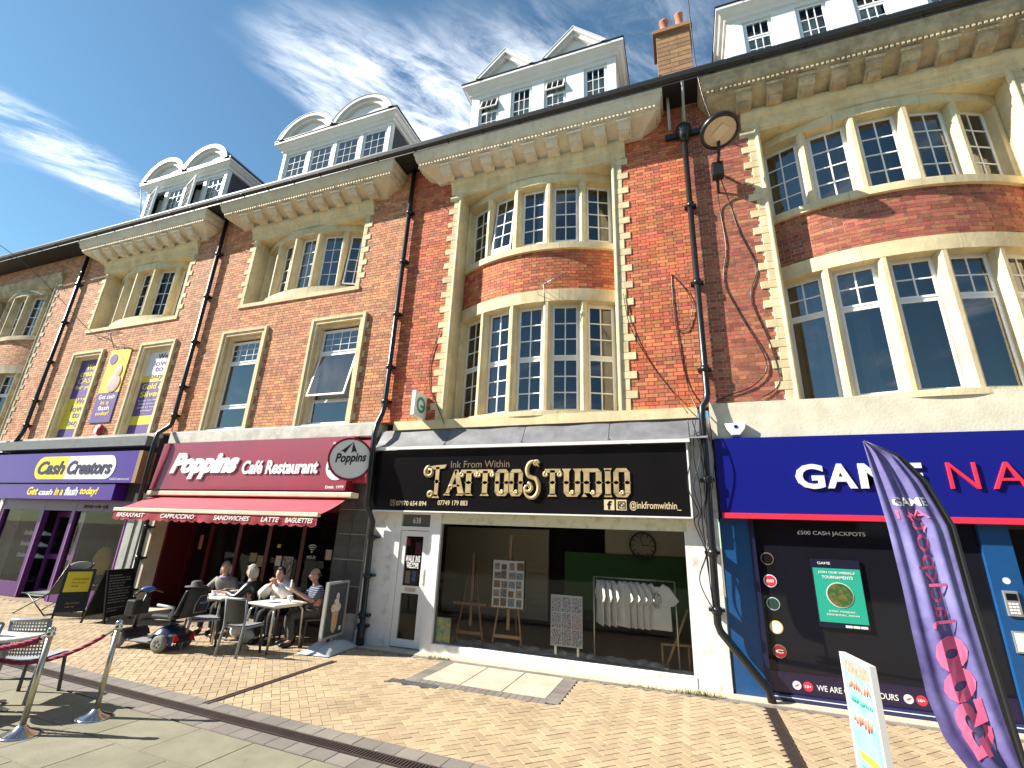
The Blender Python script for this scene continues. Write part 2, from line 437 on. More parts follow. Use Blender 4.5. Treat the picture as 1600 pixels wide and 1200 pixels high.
class Bow:
    """windows on a convex arc set in a rectangular recess: apex near the wall plane, ends set back"""
    def __init__(s, xl, xr, ya, sag):
        s.cx = (xl + xr) / 2; c = xr - xl; s.ya = ya; s.R = (c * c / 4 + sag * sag) / (2 * sag); s.A = math.asin(c / 2 / s.R)
    def pt(s, a, off=0):
        return (s.cx + (s.R + off) * math.sin(a), s.ya + s.R - (s.R + off) * math.cos(a))
    def strip(s, mb, a0, a1, rin, rout, z0, z1, n=10):
        pts = []
        for i in range(n + 1):
            a = a0 + (a1 - a0) * i / n
            (xi, yi), (xo, yo) = s.pt(a, rin), s.pt(a, rout)
            pts += [(xo, yo, z0), (xo, yo, z1), (xi, yi, z1), (xi, yi, z0)]
        fs = []
        for i in range(n):
            k = 4 * i
            fs += [(k, k + 4, k + 5, k + 1), (k + 1, k + 5, k + 6, k + 2), (k + 3, k + 7, k + 4, k), (k + 2, k + 6, k + 7, k + 3)]
        fs += [(0, 1, 2, 3), (4 * n + 3, 4 * n + 2, 4 * n + 1, 4 * n)]
        mb.add(pts, fs)
    def frames(s, n, mull):
        """n flat window frames between mullions: list of (T, width)"""
        out_ = []
        for i in range(n):
            a0 = -s.A + 2 * s.A * i / n; a1 = a0 + 2 * s.A / n; am = (a0 + a1) / 2
            wch = 2 * s.R * math.sin((a1 - a0) / 2) - mull
            rr = s.R * math.cos((a1 - a0) / 2)
            px, py = s.cx + rr * math.sin(am), s.ya + s.R - rr * math.cos(am)
            c, q = math.cos(am), math.sin(am)
            out_.append((frame_T((px - wch / 2 * c, py - wch / 2 * q), am), wch))
        return out_

def quoin_chain(root, xo, side, z0, z1, m, wlong=.30, wshort=.17, y0=-.02, y1=.35, pitch=.375, tooth=.15):
    """stone jamb of alternating long and short blocks; xo is the edge on the opening side"""
    z = z0; k = 0
    while z < z1 - .02:
        h = tooth if k % 2 else pitch - tooth
        zt = min(z + h, z1); wd = wlong if k % 2 else wshort
        mb = MB(); y = y0 + random.uniform(-.003, .003)
        if side > 0: mb.box(xo, xo + wd, y, y1, z, zt - .004)
        else: mb.box(xo - wd, xo, y, y1, z, zt - .004)
        build('quoin', mb, m, root, bevel=.008)
        z = zt; k += 1
def quoin_holes(xo, side, z0, z1, wlong=.30, wshort=.17, pitch=.375, tooth=.15):
    z = z0; k = 0; hs = []
    while z < z1 - .02:
        h = tooth if k % 2 else pitch - tooth
        zt = min(z + h, z1); wd = wlong if k % 2 else wshort
        hs.append((xo, xo + wd, z, zt) if side > 0 else (xo - wd, xo, z, zt)); z = zt; k += 1
    return hs

def cornice(root, cx, hwf, hww, m, nbr, zb=10.28, dz=0., mb_m=None, brw=.27):
    P = [(0, zb), (-.07, zb + .01), (-.09, zb + .06), (-.12, zb + .08), (-.43, zb + .22), (-.45, zb + .27), (-.485, zb + .275), (-.485, zb + .335), (-.50, zb + .345), (-.545, zb + .385), (-.58, zb + .46), (-.595, zb + .55), (-.62, zb + .56), (-.62, zb + .63), (0.05, zb + .66)]
    hw = lambda y: hww + (-y) / .62 * (hwf - hww)
    mb = MB()
    pts = []
    for (y, z) in P: h = hw(min(y, 0)); pts += [(cx - h, max(y, 0), z), (cx - h, y, z), (cx + h, y, z), (cx + h, max(y, 0), z)]
    for (y, z) in P: pass
    n = len(P); pts = []
    for (y, z) in P:
        h = hw(min(y, 0)); pts += [(cx - h, .05, z), (cx - h, min(y, .05), z), (cx + h, min(y, .05), z), (cx + h, .05, z)]
    fs = []
    for i in range(n - 1):
        k = 4 * i
        for j in range(3): fs.append((k + j, k + j + 1, k + j + 5, k + j + 4))
    mb.add(pts, fs)
    c = build('cornice', mb, m, root)
    # dentils, front and returns
    d = MB(); h = hw(-.485); x = cx - h + .03; zt = zb + .275
    while x < cx + h - .06:
        d.box(x, x + .042, -.525, -.48, zt + .002, zt + .058); x += .082
    for sgn in (-1, 1):
        y = -.46
        while y < -.06:
            xa = cx + sgn * h; d.box(min(xa, xa + sgn * .04), max(xa, xa + sgn * .04), y, y + .042, zt + .002, zt + .058); y += .082
    build('dentil_course', d, mb_m or m, c, kind='stuff')
    # brackets on the sloping soffit
    for i in range(nbr):
        t = (i + .5) / nbr
        xb = cx + (t - .5) * 2 * (hww - .02)
        b = MB(); q = .14
        sl = lambda y: zb + .08 + (-.12 - y) / .31 * .14
        b.prism([(xb - brw / 2, -.13, sl(-.13) + .02), (xb - brw / 2, -.13, sl(-.13) - .12), (xb - brw / 2, -.36, sl(-.36) - q), (xb - brw / 2, -.42, sl(-.42) - q * .8), (xb - brw / 2, -.44, sl(-.44) + .02)], (brw, 0, 0))
        b.box(xb - brw / 2 - .02, xb + brw / 2 + .02, -.475, -.395, sl(-.42) - .03, sl(-.42) + .03)
        b.box(xb - brw / 2 + .04, xb + brw / 2 - .04, -.33, -.16, sl(-.25) - .165, sl(-.25) + .01)
        build('bracket', b, mb_m or m, c, bevel=.006)
    return c

def eaves(root, x0, x1, zb=10.28):
    mb = MB()
    mb.box(x0, x1, -.60, .3, zb + .665, zb + .70)
    build('eaves_board', mb, GUTTER, root)
    g = MB(); prof = [(-.62, zb + .67), (-.66, zb + .66), (-.72, zb + .69), (-.74, zb + .76), (-.74, zb + .79), (-.725, zb + .79), (-.72, zb + .76), (-.70, zb + .705), (-.64, zb + .70)]
    g.prism([(x0, a, b) for a, b in prof], (x1 - x0, 0, 0))
    x = x0 + .4
    while x < x1: g.box(x, x + .03, -.75, -.60, zb + .655, zb + .667); x += .9
    build('gutter', g, GUTTER, root)
    r = MB(); r.add([(x0, -.55, zb + .72), (x1, -.55, zb + .72), (x1, 4.5, zb + 4.2), (x0, 4.5, zb + 4.2), (x1, 9.5, zb + .7), (x0, 9.5, zb + .7)], [(0, 1, 2, 3), (3, 2, 4, 5)])
    r.add([(x0, 4.5, zb + 4.2), (x0, -.55, zb + .72), (x0, 9.5, zb + .7)], [(0, 1, 2)]); r.add([(x1, 4.5, zb + 4.2), (x1, -.55, zb + .72), (x1, 9.5, zb + .7)], [(0, 1, 2)])
    build('roof', r, SLATE, root)

def dormer(root, cx, w, style, yf=.3, zt=13.35, tiltset=()):
    x0, x1 = cx - w / 2, cx + w / 2
    d = MB()
    zb = 11.2
    pw = .16; n = 4; gap = .13
    ww = (w - 2 * pw - gap * (n - 1) - .0) / n if style != 'gable' else .58
    # front wall with openings
    wins = []
    if style == 'gable':
        for c_ in (.135, .37, .605, .87): wins.append((x0 + w * c_ - ww / 2, x0 + w * c_ + ww / 2))
    else:
        x = x0 + pw
        for i in range(n):
            wins.append((x, x + ww)); x += ww + (gap if i != 1 else gap + .0)
    wz0, wz1 = 11.75, zt - .12
    o = build('dormer', d.box(x0, x1, yf + .22, 3.6, zb, zt), WHITE, root) if False else None
    wall = MB(); xs = [x0] + [v for a in wins for v in a] + [x1]
    for i in range(0, len(xs), 2): wall.box(xs[i], xs[i + 1], yf, yf + .12, zb, zt)
    for a, b in wins: wall.box(a, b, yf, yf + .12, zb, wz0); wall.box(a, b, yf, yf + .12, wz1, zt)
    if style != 'gable':   # pilaster strips
        for i in range(0, len(xs), 2): 
            if xs[i + 1] - xs[i] > .14: wall.box(xs[i] + .03, xs[i + 1] - .03, yf - .02, yf, zb, zt)
    o = build('dormer', wall, WHITE, root)
    for xa, xb in ((x0, x0 + .05), (x1 - .05, x1)):
        ck = MB(); ck.prism([(xa, yf + .12, zb - .2), (xa, yf + .12, zt), (xa, 3.4, zt), (xa, 2.6, zt - .2)], (xb - xa, 0, 0))
        build('cheek', ck, SLATE if style != 'gable' else WHITE, o)
    for i, (a, b) in enumerate(wins):
        T = frame_T((a, yf + .045), 0)
        if style == 'gable':
            t = .30 if i in tiltset else 0
            if i in (0, 2): window(root, T, b - a, wz0, [((wz1 - wz0) * .66, 3, 3), ((wz1 - wz0) * .34, 3, 1, 0, t)], bar=.018, name='dormer_window')
            else: window(root, T, b - a, wz0, [(wz1 - wz0, 3, 4)], bar=.018, name='dormer_window')
        else:
            if i in tiltset:
                ang = -.32; T = frame_T((a, yf - .02), ang)
            wo = window(root, T, b - a, wz0, [(wz1 - wz0, 3, 5)], bar=.010, name='dormer_window', glass=GLASSR)
        curtain(o, frame_T((a, yf + .05), 0), b - a, wz0, wz1, NET if style != 'gable' else BLIND, back=.25, folds=3)
    # eaves cornice with returns
    P = [(0, zt - .02), (-.05, zt), (-.06, zt + .06), (-.12, zt + .10), (-.18, zt + .18), (-.22, zt + .20), (-.22, zt + .27), (.1, zt + .30)]
    c = MB(); pts = []
    for (y, z) in P: pts += [(x0 + min(y, 0), 3.2, z), (x0 + min(y, 0), yf + y, z), (x1 - min(y, 0), yf + y, z), (x1 - min(y, 0), 3.2, z)]
    fs = []
    for i in range(len(P) - 1):
        for j in range(3): fs.append((4 * i + j, 4 * i + j + 1, 4 * i + j + 5, 4 * i + j + 4))
    fs.append(tuple(4 * (len(P) - 1) + j for j in range(4)))
    c.add(pts, fs); build('eaves_cornice', c, WHITE, o)
    top = MB(); top.box(x0 - .24, x1 + .24, yf - .235, 3.4, zt + .285, zt + .315); build('dormer_roof', top, GUTTER, o)
    # pediments
    zp = zt + .31; hw2 = w / 4 + .06
    for q, pc in enumerate((cx - w / 4 - .02, cx + w / 4 + .02)):
        if style == 'gable': hw2 = w * .21; pc = cx + (-1 if q == 0 else 1) * w * .24
        pm = MB(); rise = .74 if style != 'gable' else .80
        def outline(k, nn=18):
            if style == 'gable': return [(pc - hw2 * k, zp), (pc, zp + rise * k), (pc + hw2 * k, zp)]
            Rr = (hw2 ** 2 + rise ** 2) / (2 * rise); aa = math.asin(min(1, hw2 / Rr)); 
            if rise > hw2: aa = PI - aa
            return [(pc + Rr * k * math.sin(-aa + 2 * aa * i / nn), zp + (rise - Rr) * k + Rr * k * math.cos(-aa + 2 * aa * i / nn)) for i in range(nn + 1)]
        o1 = outline(1.0); o2 = outline(.86); o3 = outline(.72)
        ya, yb, yc = yf - .26, yf - .18, yf - .08
        def ring(A, B, y, yb_):
            nn = len(A)
            pts = [(x, y, z) for x, z in A] + [(x, y, max(z, zp)) for x, z in B] + [(x, yb_, max(z, zp)) for x, z in B] 
            fs = []
            for i in range(nn - 1): fs += [(i, nn + i, nn + i + 1, i + 1), (nn + i, 2 * nn + i, 2 * nn + i + 1, nn + i + 1)]
            pm.add(pts, fs)
        ring(o1, o2, ya, yb); ring(o2, o3, yb, yc)
        pm.add([(x, yc, max(z, zp)) for x, z in o3], [tuple(range(len(o3)))[::-1]])
        build('pediment', pm, WHITE, o)
        rf = MB(); nn = len(o1)
        rf.add([(x, ya - .012, z + .012) for x, z in o1] + [(x, 3.2, z + .012) for x, z in o1], [(i, i + 1, nn + i + 1, nn + i) for i in range(nn - 1)])
        k1 = outline(1.035)
        rf.add([(x, ya - .012, z) for x, z in o1] + [(x, ya - .012, z) for x, z in k1], [(i, i + 1, nn + i + 1, nn + i) for i in range(nn - 1)])
        build('pediment_roof', rf, LEAD if style != 'gable' else WHITE, o)
    return o

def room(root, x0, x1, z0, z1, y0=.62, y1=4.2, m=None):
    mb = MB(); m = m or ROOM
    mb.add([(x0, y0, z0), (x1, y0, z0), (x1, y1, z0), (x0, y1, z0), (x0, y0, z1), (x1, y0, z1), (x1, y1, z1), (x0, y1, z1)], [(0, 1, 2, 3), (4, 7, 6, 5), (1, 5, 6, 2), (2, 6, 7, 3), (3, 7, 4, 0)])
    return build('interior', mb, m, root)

def bow_storey(root, bow, z0, z1, mull, sashes, stone, curt=None, glass=None, name='window', tilt=None, back=.14, mbar=.024):
    """five windows between four stone mullions, z0..z1"""
    fr = bow.frames(5, mull)
    for i, (T, wd) in enumerate(fr):
        T2 = (lambda T: (lambda u, o, z: T(u, o - back, z)))(T)
        ss = [tuple(s_) for s_ in sashes]
        if tilt and tilt[0] == i: ss[-1] = tuple(list(ss[-1][:4]) + [0] * (4 - len(ss[-1][:4])) + [tilt[1]])
        window(root, T2, wd, z0, ss, bar=mbar, glass=glass, name=name)
        if curt and curt[i]:
            c_ = curt[i]
            curtain(root, T2, wd * c_[1], z0 + .05, z1 - .05, c_[0], back=.2, folds=max(2, int(5 * c_[1])), u0=wd * c_[2])
    for i in range(6):
        a = -bow.A + 2 * bow.A * i / 5
        mb = MB(); da = mull / 2 / bow.R
        lo, hi = (a - da, a + da)
        if i == 0: lo = a
        if i == 5: hi = a
        # chamfered mullion
        x0_, y0_ = bow.pt(lo, -.16); x1_, y1_ = bow.pt(lo, 0.0); x2_, y2_ = bow.pt(lo + da * .6, .045); x3_, y3_ = bow.pt(hi - da * .6, .045); x4_, y4_ = bow.pt(hi, 0.0); x5_, y5_ = bow.pt(hi, -.16)
        mb.prism([(x0_, y0_, z0), (x1_, y1_, z0), (x2_, y2_, z0), (x3_, y3_, z0), (x4_, y4_, z0), (x5_, y5_, z0)], (0, 0, z1 - z0))
        build('mullion', mb, stone, root)

def bow_bricks(root, bow, z0, z1, m, mo):
    mb = MB(); bow.strip(mb, -bow.A, bow.A, -.2, -.004, z0, z1, 24); build('spandrel', mb, mo, root)
    mb = MB(); z = z0 + .005; k = 0
    while z < z1 - .03:
        a = -bow.A - (0 if k % 2 == 0 else .16875 / bow.R); s_ = 0
        while a < bow.A:
            wd = (.215 if s_ % 2 == 0 else .1025) / bow.R
            a0, a1 = max(a, -bow.A + .001), min(a + wd, bow.A - .001)
            if a1 - a0 > .03 / bow.R: bow.strip(mb, a0, a1, -.02, random.uniform(.0, .004), z, min(z + .065, z1), 1)
            a += wd + .01 / bow.R; s_ += 1
        z += .075; k += 1
    build('spandrel_brickwork', mb, m, root, kind='stuff')

def stone_band(root, bow, z0, z1, m, out=.06, n=3, name='stone_band'):
    for i in range(n):
        a0 = -bow.A + 2 * bow.A * i / n; a1 = -bow.A + 2 * bow.A * (i + 1) / n - .0015
        mb = MB(); bow.strip(mb, a0, a1, -.2, out, z0, z1, 8); build(name, mb, m, root)

def recess(root, x0, x1, z0, z1, dep, m, soffit=True):
    """side cheeks, soffit of the rectangular recess the bow stands in"""
    mb = MB()
    for a in (x0 - .16, x1):
        mb = MB(); mb.box(a, a + .16, .0, dep + .2, z0, z1); build('reveal', mb, m, root)
    if soffit:
        s_ = MB(); s_.box(x0 - .16, x1 + .16, .0, dep + .3, z1, z1 + .12); build('recess_soffit', s_, m, root)

def lintel(root, x0, x1, z0, z1, m):
    mb = MB()
    P = [(-.005, z0), (-.04, z0 + .02), (-.04, z0 + .12), (-.07, z0 + .14), (-.07, z0 + .2), (-.11, z0 + .25), (-.13, z0 + .31), (-.13, z1), (.1, z1), (.1, z0)]
    mb.prism([(x0, y, z) for y, z in P], (x1 - x0, 0, 0)); build('lintel', mb, m, root)

def flat_window(root, xa, xb, z0, z1, stone, sashes, tilt=None, board=None):
    """first floor sash window in a moulded stone architrave with quoin teeth"""
    wd = .20
    mb = MB()
    for (o0, o1, y) in ((0, .07, -.075), (.07, .15, -.045), (.15, .22, .03)):
        mb.box(xa + o0, xa + o1, y, .2, z0, z1 - o0); mb.box(xb - o1, xb - o0, y, .2, z0, z1 - o0)
        mb.box(xa + o1, xb - o1, y, .2, z1 - o1, z1 - o0)
    build('architrave', mb, stone, root)
    z = z0 + .1; k = 0
    while z < z1 - .2:
        for (p, q) in ((xa - .07, xa + .0), (xb - .0, xb + .07)):
            t = MB(); t.box(p, q, -.012, .1, z, z + .15); build('quoin', t, stone, root, bevel=.006)
        z += .375
    if board is None:
        window(root, frame_T((xa + .22, .16), 0), xb - xa - .44, z0 + .04, sashes, bar=.012, glass=GLASSR)
        curtain(root, frame_T((xa + .22, .16), 0), xb - xa - .44, z0 + .7, z1 - .2, BLIND, back=.15, folds=4, amp=.015)
        s_ = MB(); s_.box(xa + .2, xb - .2, -.02, .2, z0 - .02, z0 + .04); build('sill', s_, WHITE, root)

XP = [-25.6, -19.05, -12.55, -6.06, .5, 7.06]
ZF = 4.25
ROOTS = []
B0 = thing('brick_building', 'pale orange brick building cut off by the left edge of the picture', 'building', (-22.3, 0, 0))
B1 = thing('brick_building', 'orange brick building above the purple pawn shop, leftmost building with a dormer', 'building', (-15.8, 0, 0))
B2 = thing('brick_building', 'orange brick building above the red café, with two arched white dormer gables', 'building', (-9.3, 0, 0))
B3 = thing('brick_building', 'red brick building above the black tattoo studio sign, with pointed white dormer gables', 'building', (-2.78, 0, 0))
B4 = thing('brick_building', 'brown red brick building above the blue arcade sign at the right', 'building', (3.78, 0, 0))
ZC = 10.28
# --- B3 and B4 and B0: two storeys of bow windows
def two_storey_bow(root, x0, x1, xl, xr, brick, mortar, stone, cst, up, low, cu, cl, singles=0, tilt=None, lowglass=None, wl=.30, mull=.15, cmat=None, nbr=9, hwf=None, qm=None, wz0=ZF):
    qm = qm or stone
    holes = [(xl - .1, xr + .1, ZF - .2, 10.3)]
    qh = quoin_holes(xl - .02, -1, ZF, 9.95, wl) + quoin_holes(xr + .02, 1, ZF, 9.95, wl)
    wall_sheet(root, x0, x1, wz0, 11.0, [(xl - .05, xr + .05, ZF, 10.0)], mortar, y=.0015 if mortar is MO4 else .006)
    brick_wall(root, x0 + .01, x1 - .01, ZF + .005, 10.95, [(xl - .19, xr + .19, ZF - .2, 10.3)] + qh, brick, singles)
    quoin_chain(root, xl - .02, -1, ZF, 9.95, qm, wl); quoin_chain(root, xr + .02, 1, ZF, 9.95, qm, wl)
    # rounded roll on the jamb edges
    for xx in (xl - .02, xr + .02):
        r = MB(); r.cyl((xx, .0, ZF), (xx, .0, 9.93), .05, n=10, cap=False); build('jamb_roll', r, qm, root)
    recess(root, xl, xr, ZF, 9.85, .5, stone)
    lintel(root, xl - .28, xr + .28, 9.9, ZC, stone)
    bow = Bow(xl, xr, -.01, .48)
    stone_band(root, bow, 9.66, 9.86, stone, .05)
    bow_storey(root, bow, 8.05, 9.66, mull, up, stone, cu, tilt=tilt, glass=lowglass)
    stone_band(root, bow, 7.9, 8.05, stone, .07, name='sill')
    bow_bricks(root, bow, 6.93, 7.9, brick, mortar)
    stone_band(root, bow, 6.66, 6.93, stone, .05)
    bow_storey(root, bow, ZF + .08, 6.66, mull, low, stone, cl, glass=lowglass)
    stone_band(root, bow, ZF - .02, ZF + .08, stone, .07, name='sill')
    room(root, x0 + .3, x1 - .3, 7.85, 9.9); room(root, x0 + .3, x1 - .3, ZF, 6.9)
    cx = (xl + xr) / 2
    if nbr: cornice(root, cx, hwf or 2.92, (hwf or 2.92) - .52, cmat or cst, nbr)
    eaves(root, x0, x1)

hU, hL = 1.61, 2.33
two_storey_bow(B3, XP[3], XP[4], -4.58, -.98, BR3, MO3, STONE, CREAM,
    [(hU, 2, 4, .11)], [(hL * .49, 2, 3), (hL * .51, 2, 3)],
    [(NET, .4, .5), (NET, .3, .65), (NET, .4, .55), (TEAL, .95, .02), (TEAL, .95, .02)], [(NET, .55, .4), (NET, .35, .0), None, None, None], singles=300, tilt=(1, .10), lowglass=GLASSU)
two_storey_bow(B4, XP[4], XP[5], 1.86, 5.70, BR4, MO4, STONE, STONEW,
    [(hU, 2, 4)], [(hL * .68, 1, 1), (hL * .32, 2, 2)],
    [(GREENC, .95, .02), (BLIND, .9, .05), (BLIND, .9, .05), (BLIND, .5, .0), (NET, .5, .4)], [(NET, .2, .6), (NET, .35, .3), (BLIND, .95, .02), (BLIND, .95, .02), (CREAMY, .95, .02)], singles=300, lowglass=GLASSR, cmat=STONEW, hwf=2.95)
two_storey_bow(B0, XP[0], XP[1], -24.3, -20.4, BR1, MO2, STONEW, STONEW,
    [(hU, 2, 4)], [(hL * .68, 1, 1), (hL * .32, 2, 2)], [None] * 5, [None] * 5, cmat=STONEW, lowglass=GLASSU, nbr=0)
# --- B1, B2: bow on the top storey, two sash windows below
def one_bow(root, x0, x1, xl, xr, w1, w2, brick, mortar, stone, cmat, glass, tiltw=None, boards=False, cu=None, tl=None):
    holes = [(xl - .05, xr + .05, 7.72, 10.0)] + [(a + .1, b - .1, ZF - .05, 6.9) for a, b in (w1, w2)]
    wall_sheet(root, x0, x1, ZF - .02, 11.0, holes, mortar)
    qh = quoin_holes(xl - .02, -1, 7.78, 9.95, .24, .12) + quoin_holes(xr + .02, 1, 7.78, 9.95, .24, .12)
    wh = [(a - .01, b + .01, ZF - .1, 7.0) for a, b in (w1, w2)]
    for a, b in (w1, w2):
        z = ZF + .1
        while z < 6.8: wh += [(a - .075, a, z, z + .15), (b, b + .075, z, z + .15)]; z += .375
    brick_wall(root, x0 + .01, x1 - .01, ZF + .005, 10.95, [(xl - .15, xr + .15, 7.7, 10.3)] + qh + wh, brick)
    quoin_chain(root, xl - .02, -1, 7.78, 9.95, stone, .24, .12); quoin_chain(root, xr + .02, 1, 7.78, 9.95, stone, .24, .12)
    recess(root, xl, xr, 7.78, 9.85, .5, stone)
    lintel(root, xl - .25, xr + .25, 9.9, ZC, stone)
    bow = Bow(xl, xr, .0, .46)
    stone_band(root, bow, 9.66, 9.86, stone, .05)
    bow_storey(root, bow, 8.0, 9.66, .15, [(1.66, 2, 4)], stone, cu, glass=glass, tilt=tl, mbar=.016)
    stone_band(root, bow, 7.78, 8.0, stone, .04, name='sill')
    s_ = MB(); s_.box(xl - .16, xr + .16, -.04, .7, 7.68, 7.785); build('recess_sill', s_, stone, root)
    for (a, b), t in zip((w1, w2), (0, .22 if tiltw else 0)):
        flat_window(root, a, b, ZF, 7.0, stone, [(.62, 1, 1), (1.2, 1, 1, 0, t), (.62, 4, 3)], board=boards or None)
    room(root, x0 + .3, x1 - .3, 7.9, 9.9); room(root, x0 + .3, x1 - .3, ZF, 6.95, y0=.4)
    cornice(root, (xl + xr) / 2, 2.95, 2.42, cmat, 9)
    eaves(root, x0, x1)
one_bow(B2, XP[2], XP[3], -11.05, -7.38, (-11.5, -9.93), (-8.47, -6.86), BR2, MO2, STONE, CREAMY, GLASSR, tiltw=True, cu=[None, (NET, .9, .05), (BLIND, .95, .02), None, None], tl=(4, .12))
one_bow(B1, XP[1], XP[2], -17.6, -13.75, (-17.9, -16.44), (-14.76, -13.3), BR1, MO2, STONE, CREAM, GLASS, boards=True)
dormer(B3, -2.78, 3.85, 'gable', tiltset=(0, 2))
dormer(B2, -9.25, 4.05, 'arch')
dormer(B1, -15.6, 3.95, 'arch', tiltset=(0, 2))
dormer(B4, 3.85, 4.4, 'gable')
# ---------------------------------------------------------------- ground
SAND = mat('joint_sand', (.27, .205, .135), .95, var=.4, scale=12)
PAV = mat('buff_paver', (.40, .30, .185), .85, col2=(.31, .225, .135), scale=1.3, rnd=.15, spots=.5, bump=.35, bscale=70, lo=.4, hi=.75)
PAVD = mat('grey_paver', (.21, .185, .16), .85, col2=(.15, .13, .115), scale=2, rnd=.16, bump=.3, bscale=70)
SLAB = mat('paving_slab', (.23, .215, .15), .9, col2=(.16, .15, .105), scale=2.2, rnd=.10, bump=.5, bscale=90, spots=.5)
CONC = mat('concrete', (.52, .45, .34), .9, col2=(.40, .34, .26), scale=3, rnd=.05, bump=.4, bscale=60)
IRON = mat('drain_iron', (.055, .035, .03), .6, var=.4, bump=.2)
g = MB(); g.box(-400, 400, -400, 400, -.4, -.045)
ground = structure('ground', g, SAND)
yd = lambda x: -3.72 - .043 * (x + 5.3)
pv = MB(); pv.add([(-60, yd(-60), -.012), (40, yd(40), -.012), (40, .9, -.012), (-60, .9, -.012)], [(0, 1, 2, 3)])
pavement = structure('pavement', pv, SAND)
pv2 = MB(); pv2.add([(-60, -30, -.014), (40, -30, -.014), (40, yd(40), -.014), (-60, yd(-60), -.014)], [(0, 1, 2, 3)])
street = structure('street', pv2, SLAB)
def pav_mesh(name, w, h, m):
    mb = MB(); b = .0035; t = .010
    x, y = w / 2 - .0012, h / 2 - .0012
    mb.add([(-x, -y, -t), (x, -y, -t), (x, y, -t), (-x, y, -t), (-x + b, -y + b, 0), (x - b, -y + b, 0), (x - b, y - b, 0), (-x + b, y - b, 0)], [(4, 5, 6, 7), (0, 1, 5, 4), (1, 2, 6, 5), (2, 3, 7, 6), (3, 0, 4, 7)])
    me = bpy.data.meshes.new(name); me.from_pydata(mb.v, [], mb.f); me.materials.append(m); me.update(); return me
def in_view(x, y, z=0):
    v = Vector((x, y, z)) - CAMP; d = v.dot(_f)
    return d > .2 and abs(v.dot(_r) / d) < 1.16 and abs(v.dot(_u) / d) < .90
cut = [(-5.54, -5.42, -3.75, -1.2), (.79, .95, -9, -.4), (-3.93, -1.75, -1.62, -.28), (-4.16, -3.38, -1.77, -1.61)]
pavers = []
c45 = math.sqrt(.5); U = .103
for i in range(-170, 90):
    for j in range(-130, 130):
        d = (i - j) % 4
        if d == 0: cx, cy, rot = i + 1, j + .5, 0
        elif d == 3: cx, cy, rot = i + .5, j + 1, 90
        else: continue
        x, y = (cx - cy) * c45 * U - 5, (cx + cy) * c45 * U - 3.0
        if not (-17.5 < x < 6.8 and yd(x) + .2 < y < -.36): continue
        if any(a < x < b and c < y < e for a, b, c, e in cut): continue
        if not in_view(x, y): continue
        pavers.append((x, y, rot + 45))
pavers.sort(key=lambda p: (p[0]) ** 2 + (p[1] + 8.386) ** 2)
pm = pav_mesh('paver', .206, .103, PAV)
for x, y, r_ in pavers[:300]:
    o = bpy.data.objects.new('paver', pm); COL.objects.link(o); o.parent = pavement
    o.location = (x, y, random.uniform(-.0015, .0015)); o.rotation_euler = (random.uniform(-.006, .006), random.uniform(-.006, .006), R(r_))
mb = MB()
for x, y, r_ in pavers[300:]:
    c, s_ = math.cos(R(r_)), math.sin(R(r_)); z = random.uniform(-.0015, .0015)
    mb.T = lambda a, b, h: (x + a * c - b * s_, y + a * s_ + b * c, z + h)
    mb.add([tuple(v.co) for v in pm.vertices], [tuple(p.vertices) for p in pm.polygons])
o = build('far_pavers', mb, PAV, pavement, kind='stuff')
# grey kerb course either side of the long drain, and round the slab patch
gm = pav_mesh('kerb_paver', .25, .2, PAVD)
def course(x0, y0, x1, y1, step, me, z=.004, name='border_paver', parent=pavement):
    n = max(1, round(math.hypot(x1 - x0, y1 - y0) / step)); a = math.atan2(y1 - y0, x1 - x0)
    for i in range(n):
        t = (i + .5) / n; x, y = x0 + (x1 - x0) * t, y0 + (y1 - y0) * t
        if not in_view(x, y): continue
        o = bpy.data.objects.new(name, me); COL.objects.link(o); o.parent = parent
        o.location = (x, y, z + random.uniform(-.001, .001)); o.rotation_euler = (0, 0, a)
course(-16, yd(-16) + .21, 1, yd(1) + .21, .25, gm)
course(-16, yd(-16) - .19, 1, yd(1) - .19, .25, gm, parent=street)
gm2 = pav_mesh('border_paver', .21, .105, PAVD); gm3 = pav_mesh('border_paver', .105, .21, PAVD)
course(-4.9, -.34, 5.5, -.34, .21, gm2)
course(-3.87, -1.60, -3.87, -.40, .105, gm3, z=.005); course(-1.80, -1.60, -1.80, -.40, .105, gm3, z=.005)
course(-3.82, -1.56, -1.86, -1.56, .105, gm3, z=.006)
cm = pav_mesh('slab', .62, .56, CONC)
for i in range(3):
    for j in range(2):
        o = bpy.data.objects.new('slab', cm); COL.objects.link(o); o.parent = pavement; o.location = (-3.48 + i * .63, -1.16 + j * .57, .002)
sm_ = pav_mesh('slab', .75, .6, SLAB)
k = 0
for r_ in range(0, 6):
    for i in range(-3, 17):
        x = -10.5 + i * .75 + (.375 if r_ % 2 else 0); y = yd(x) - .30 - .31 - r_ * .605
        if in_view(x, y) or in_view(x + .4, y + .3) or in_view(x - .4, y + .3):
            o = bpy.data.objects.new('slab', sm_); COL.objects.link(o); o.parent = street; o.location = (x, y, .003 + random.uniform(-.001, .001)); o.rotation_euler = (0, 0, -.043)
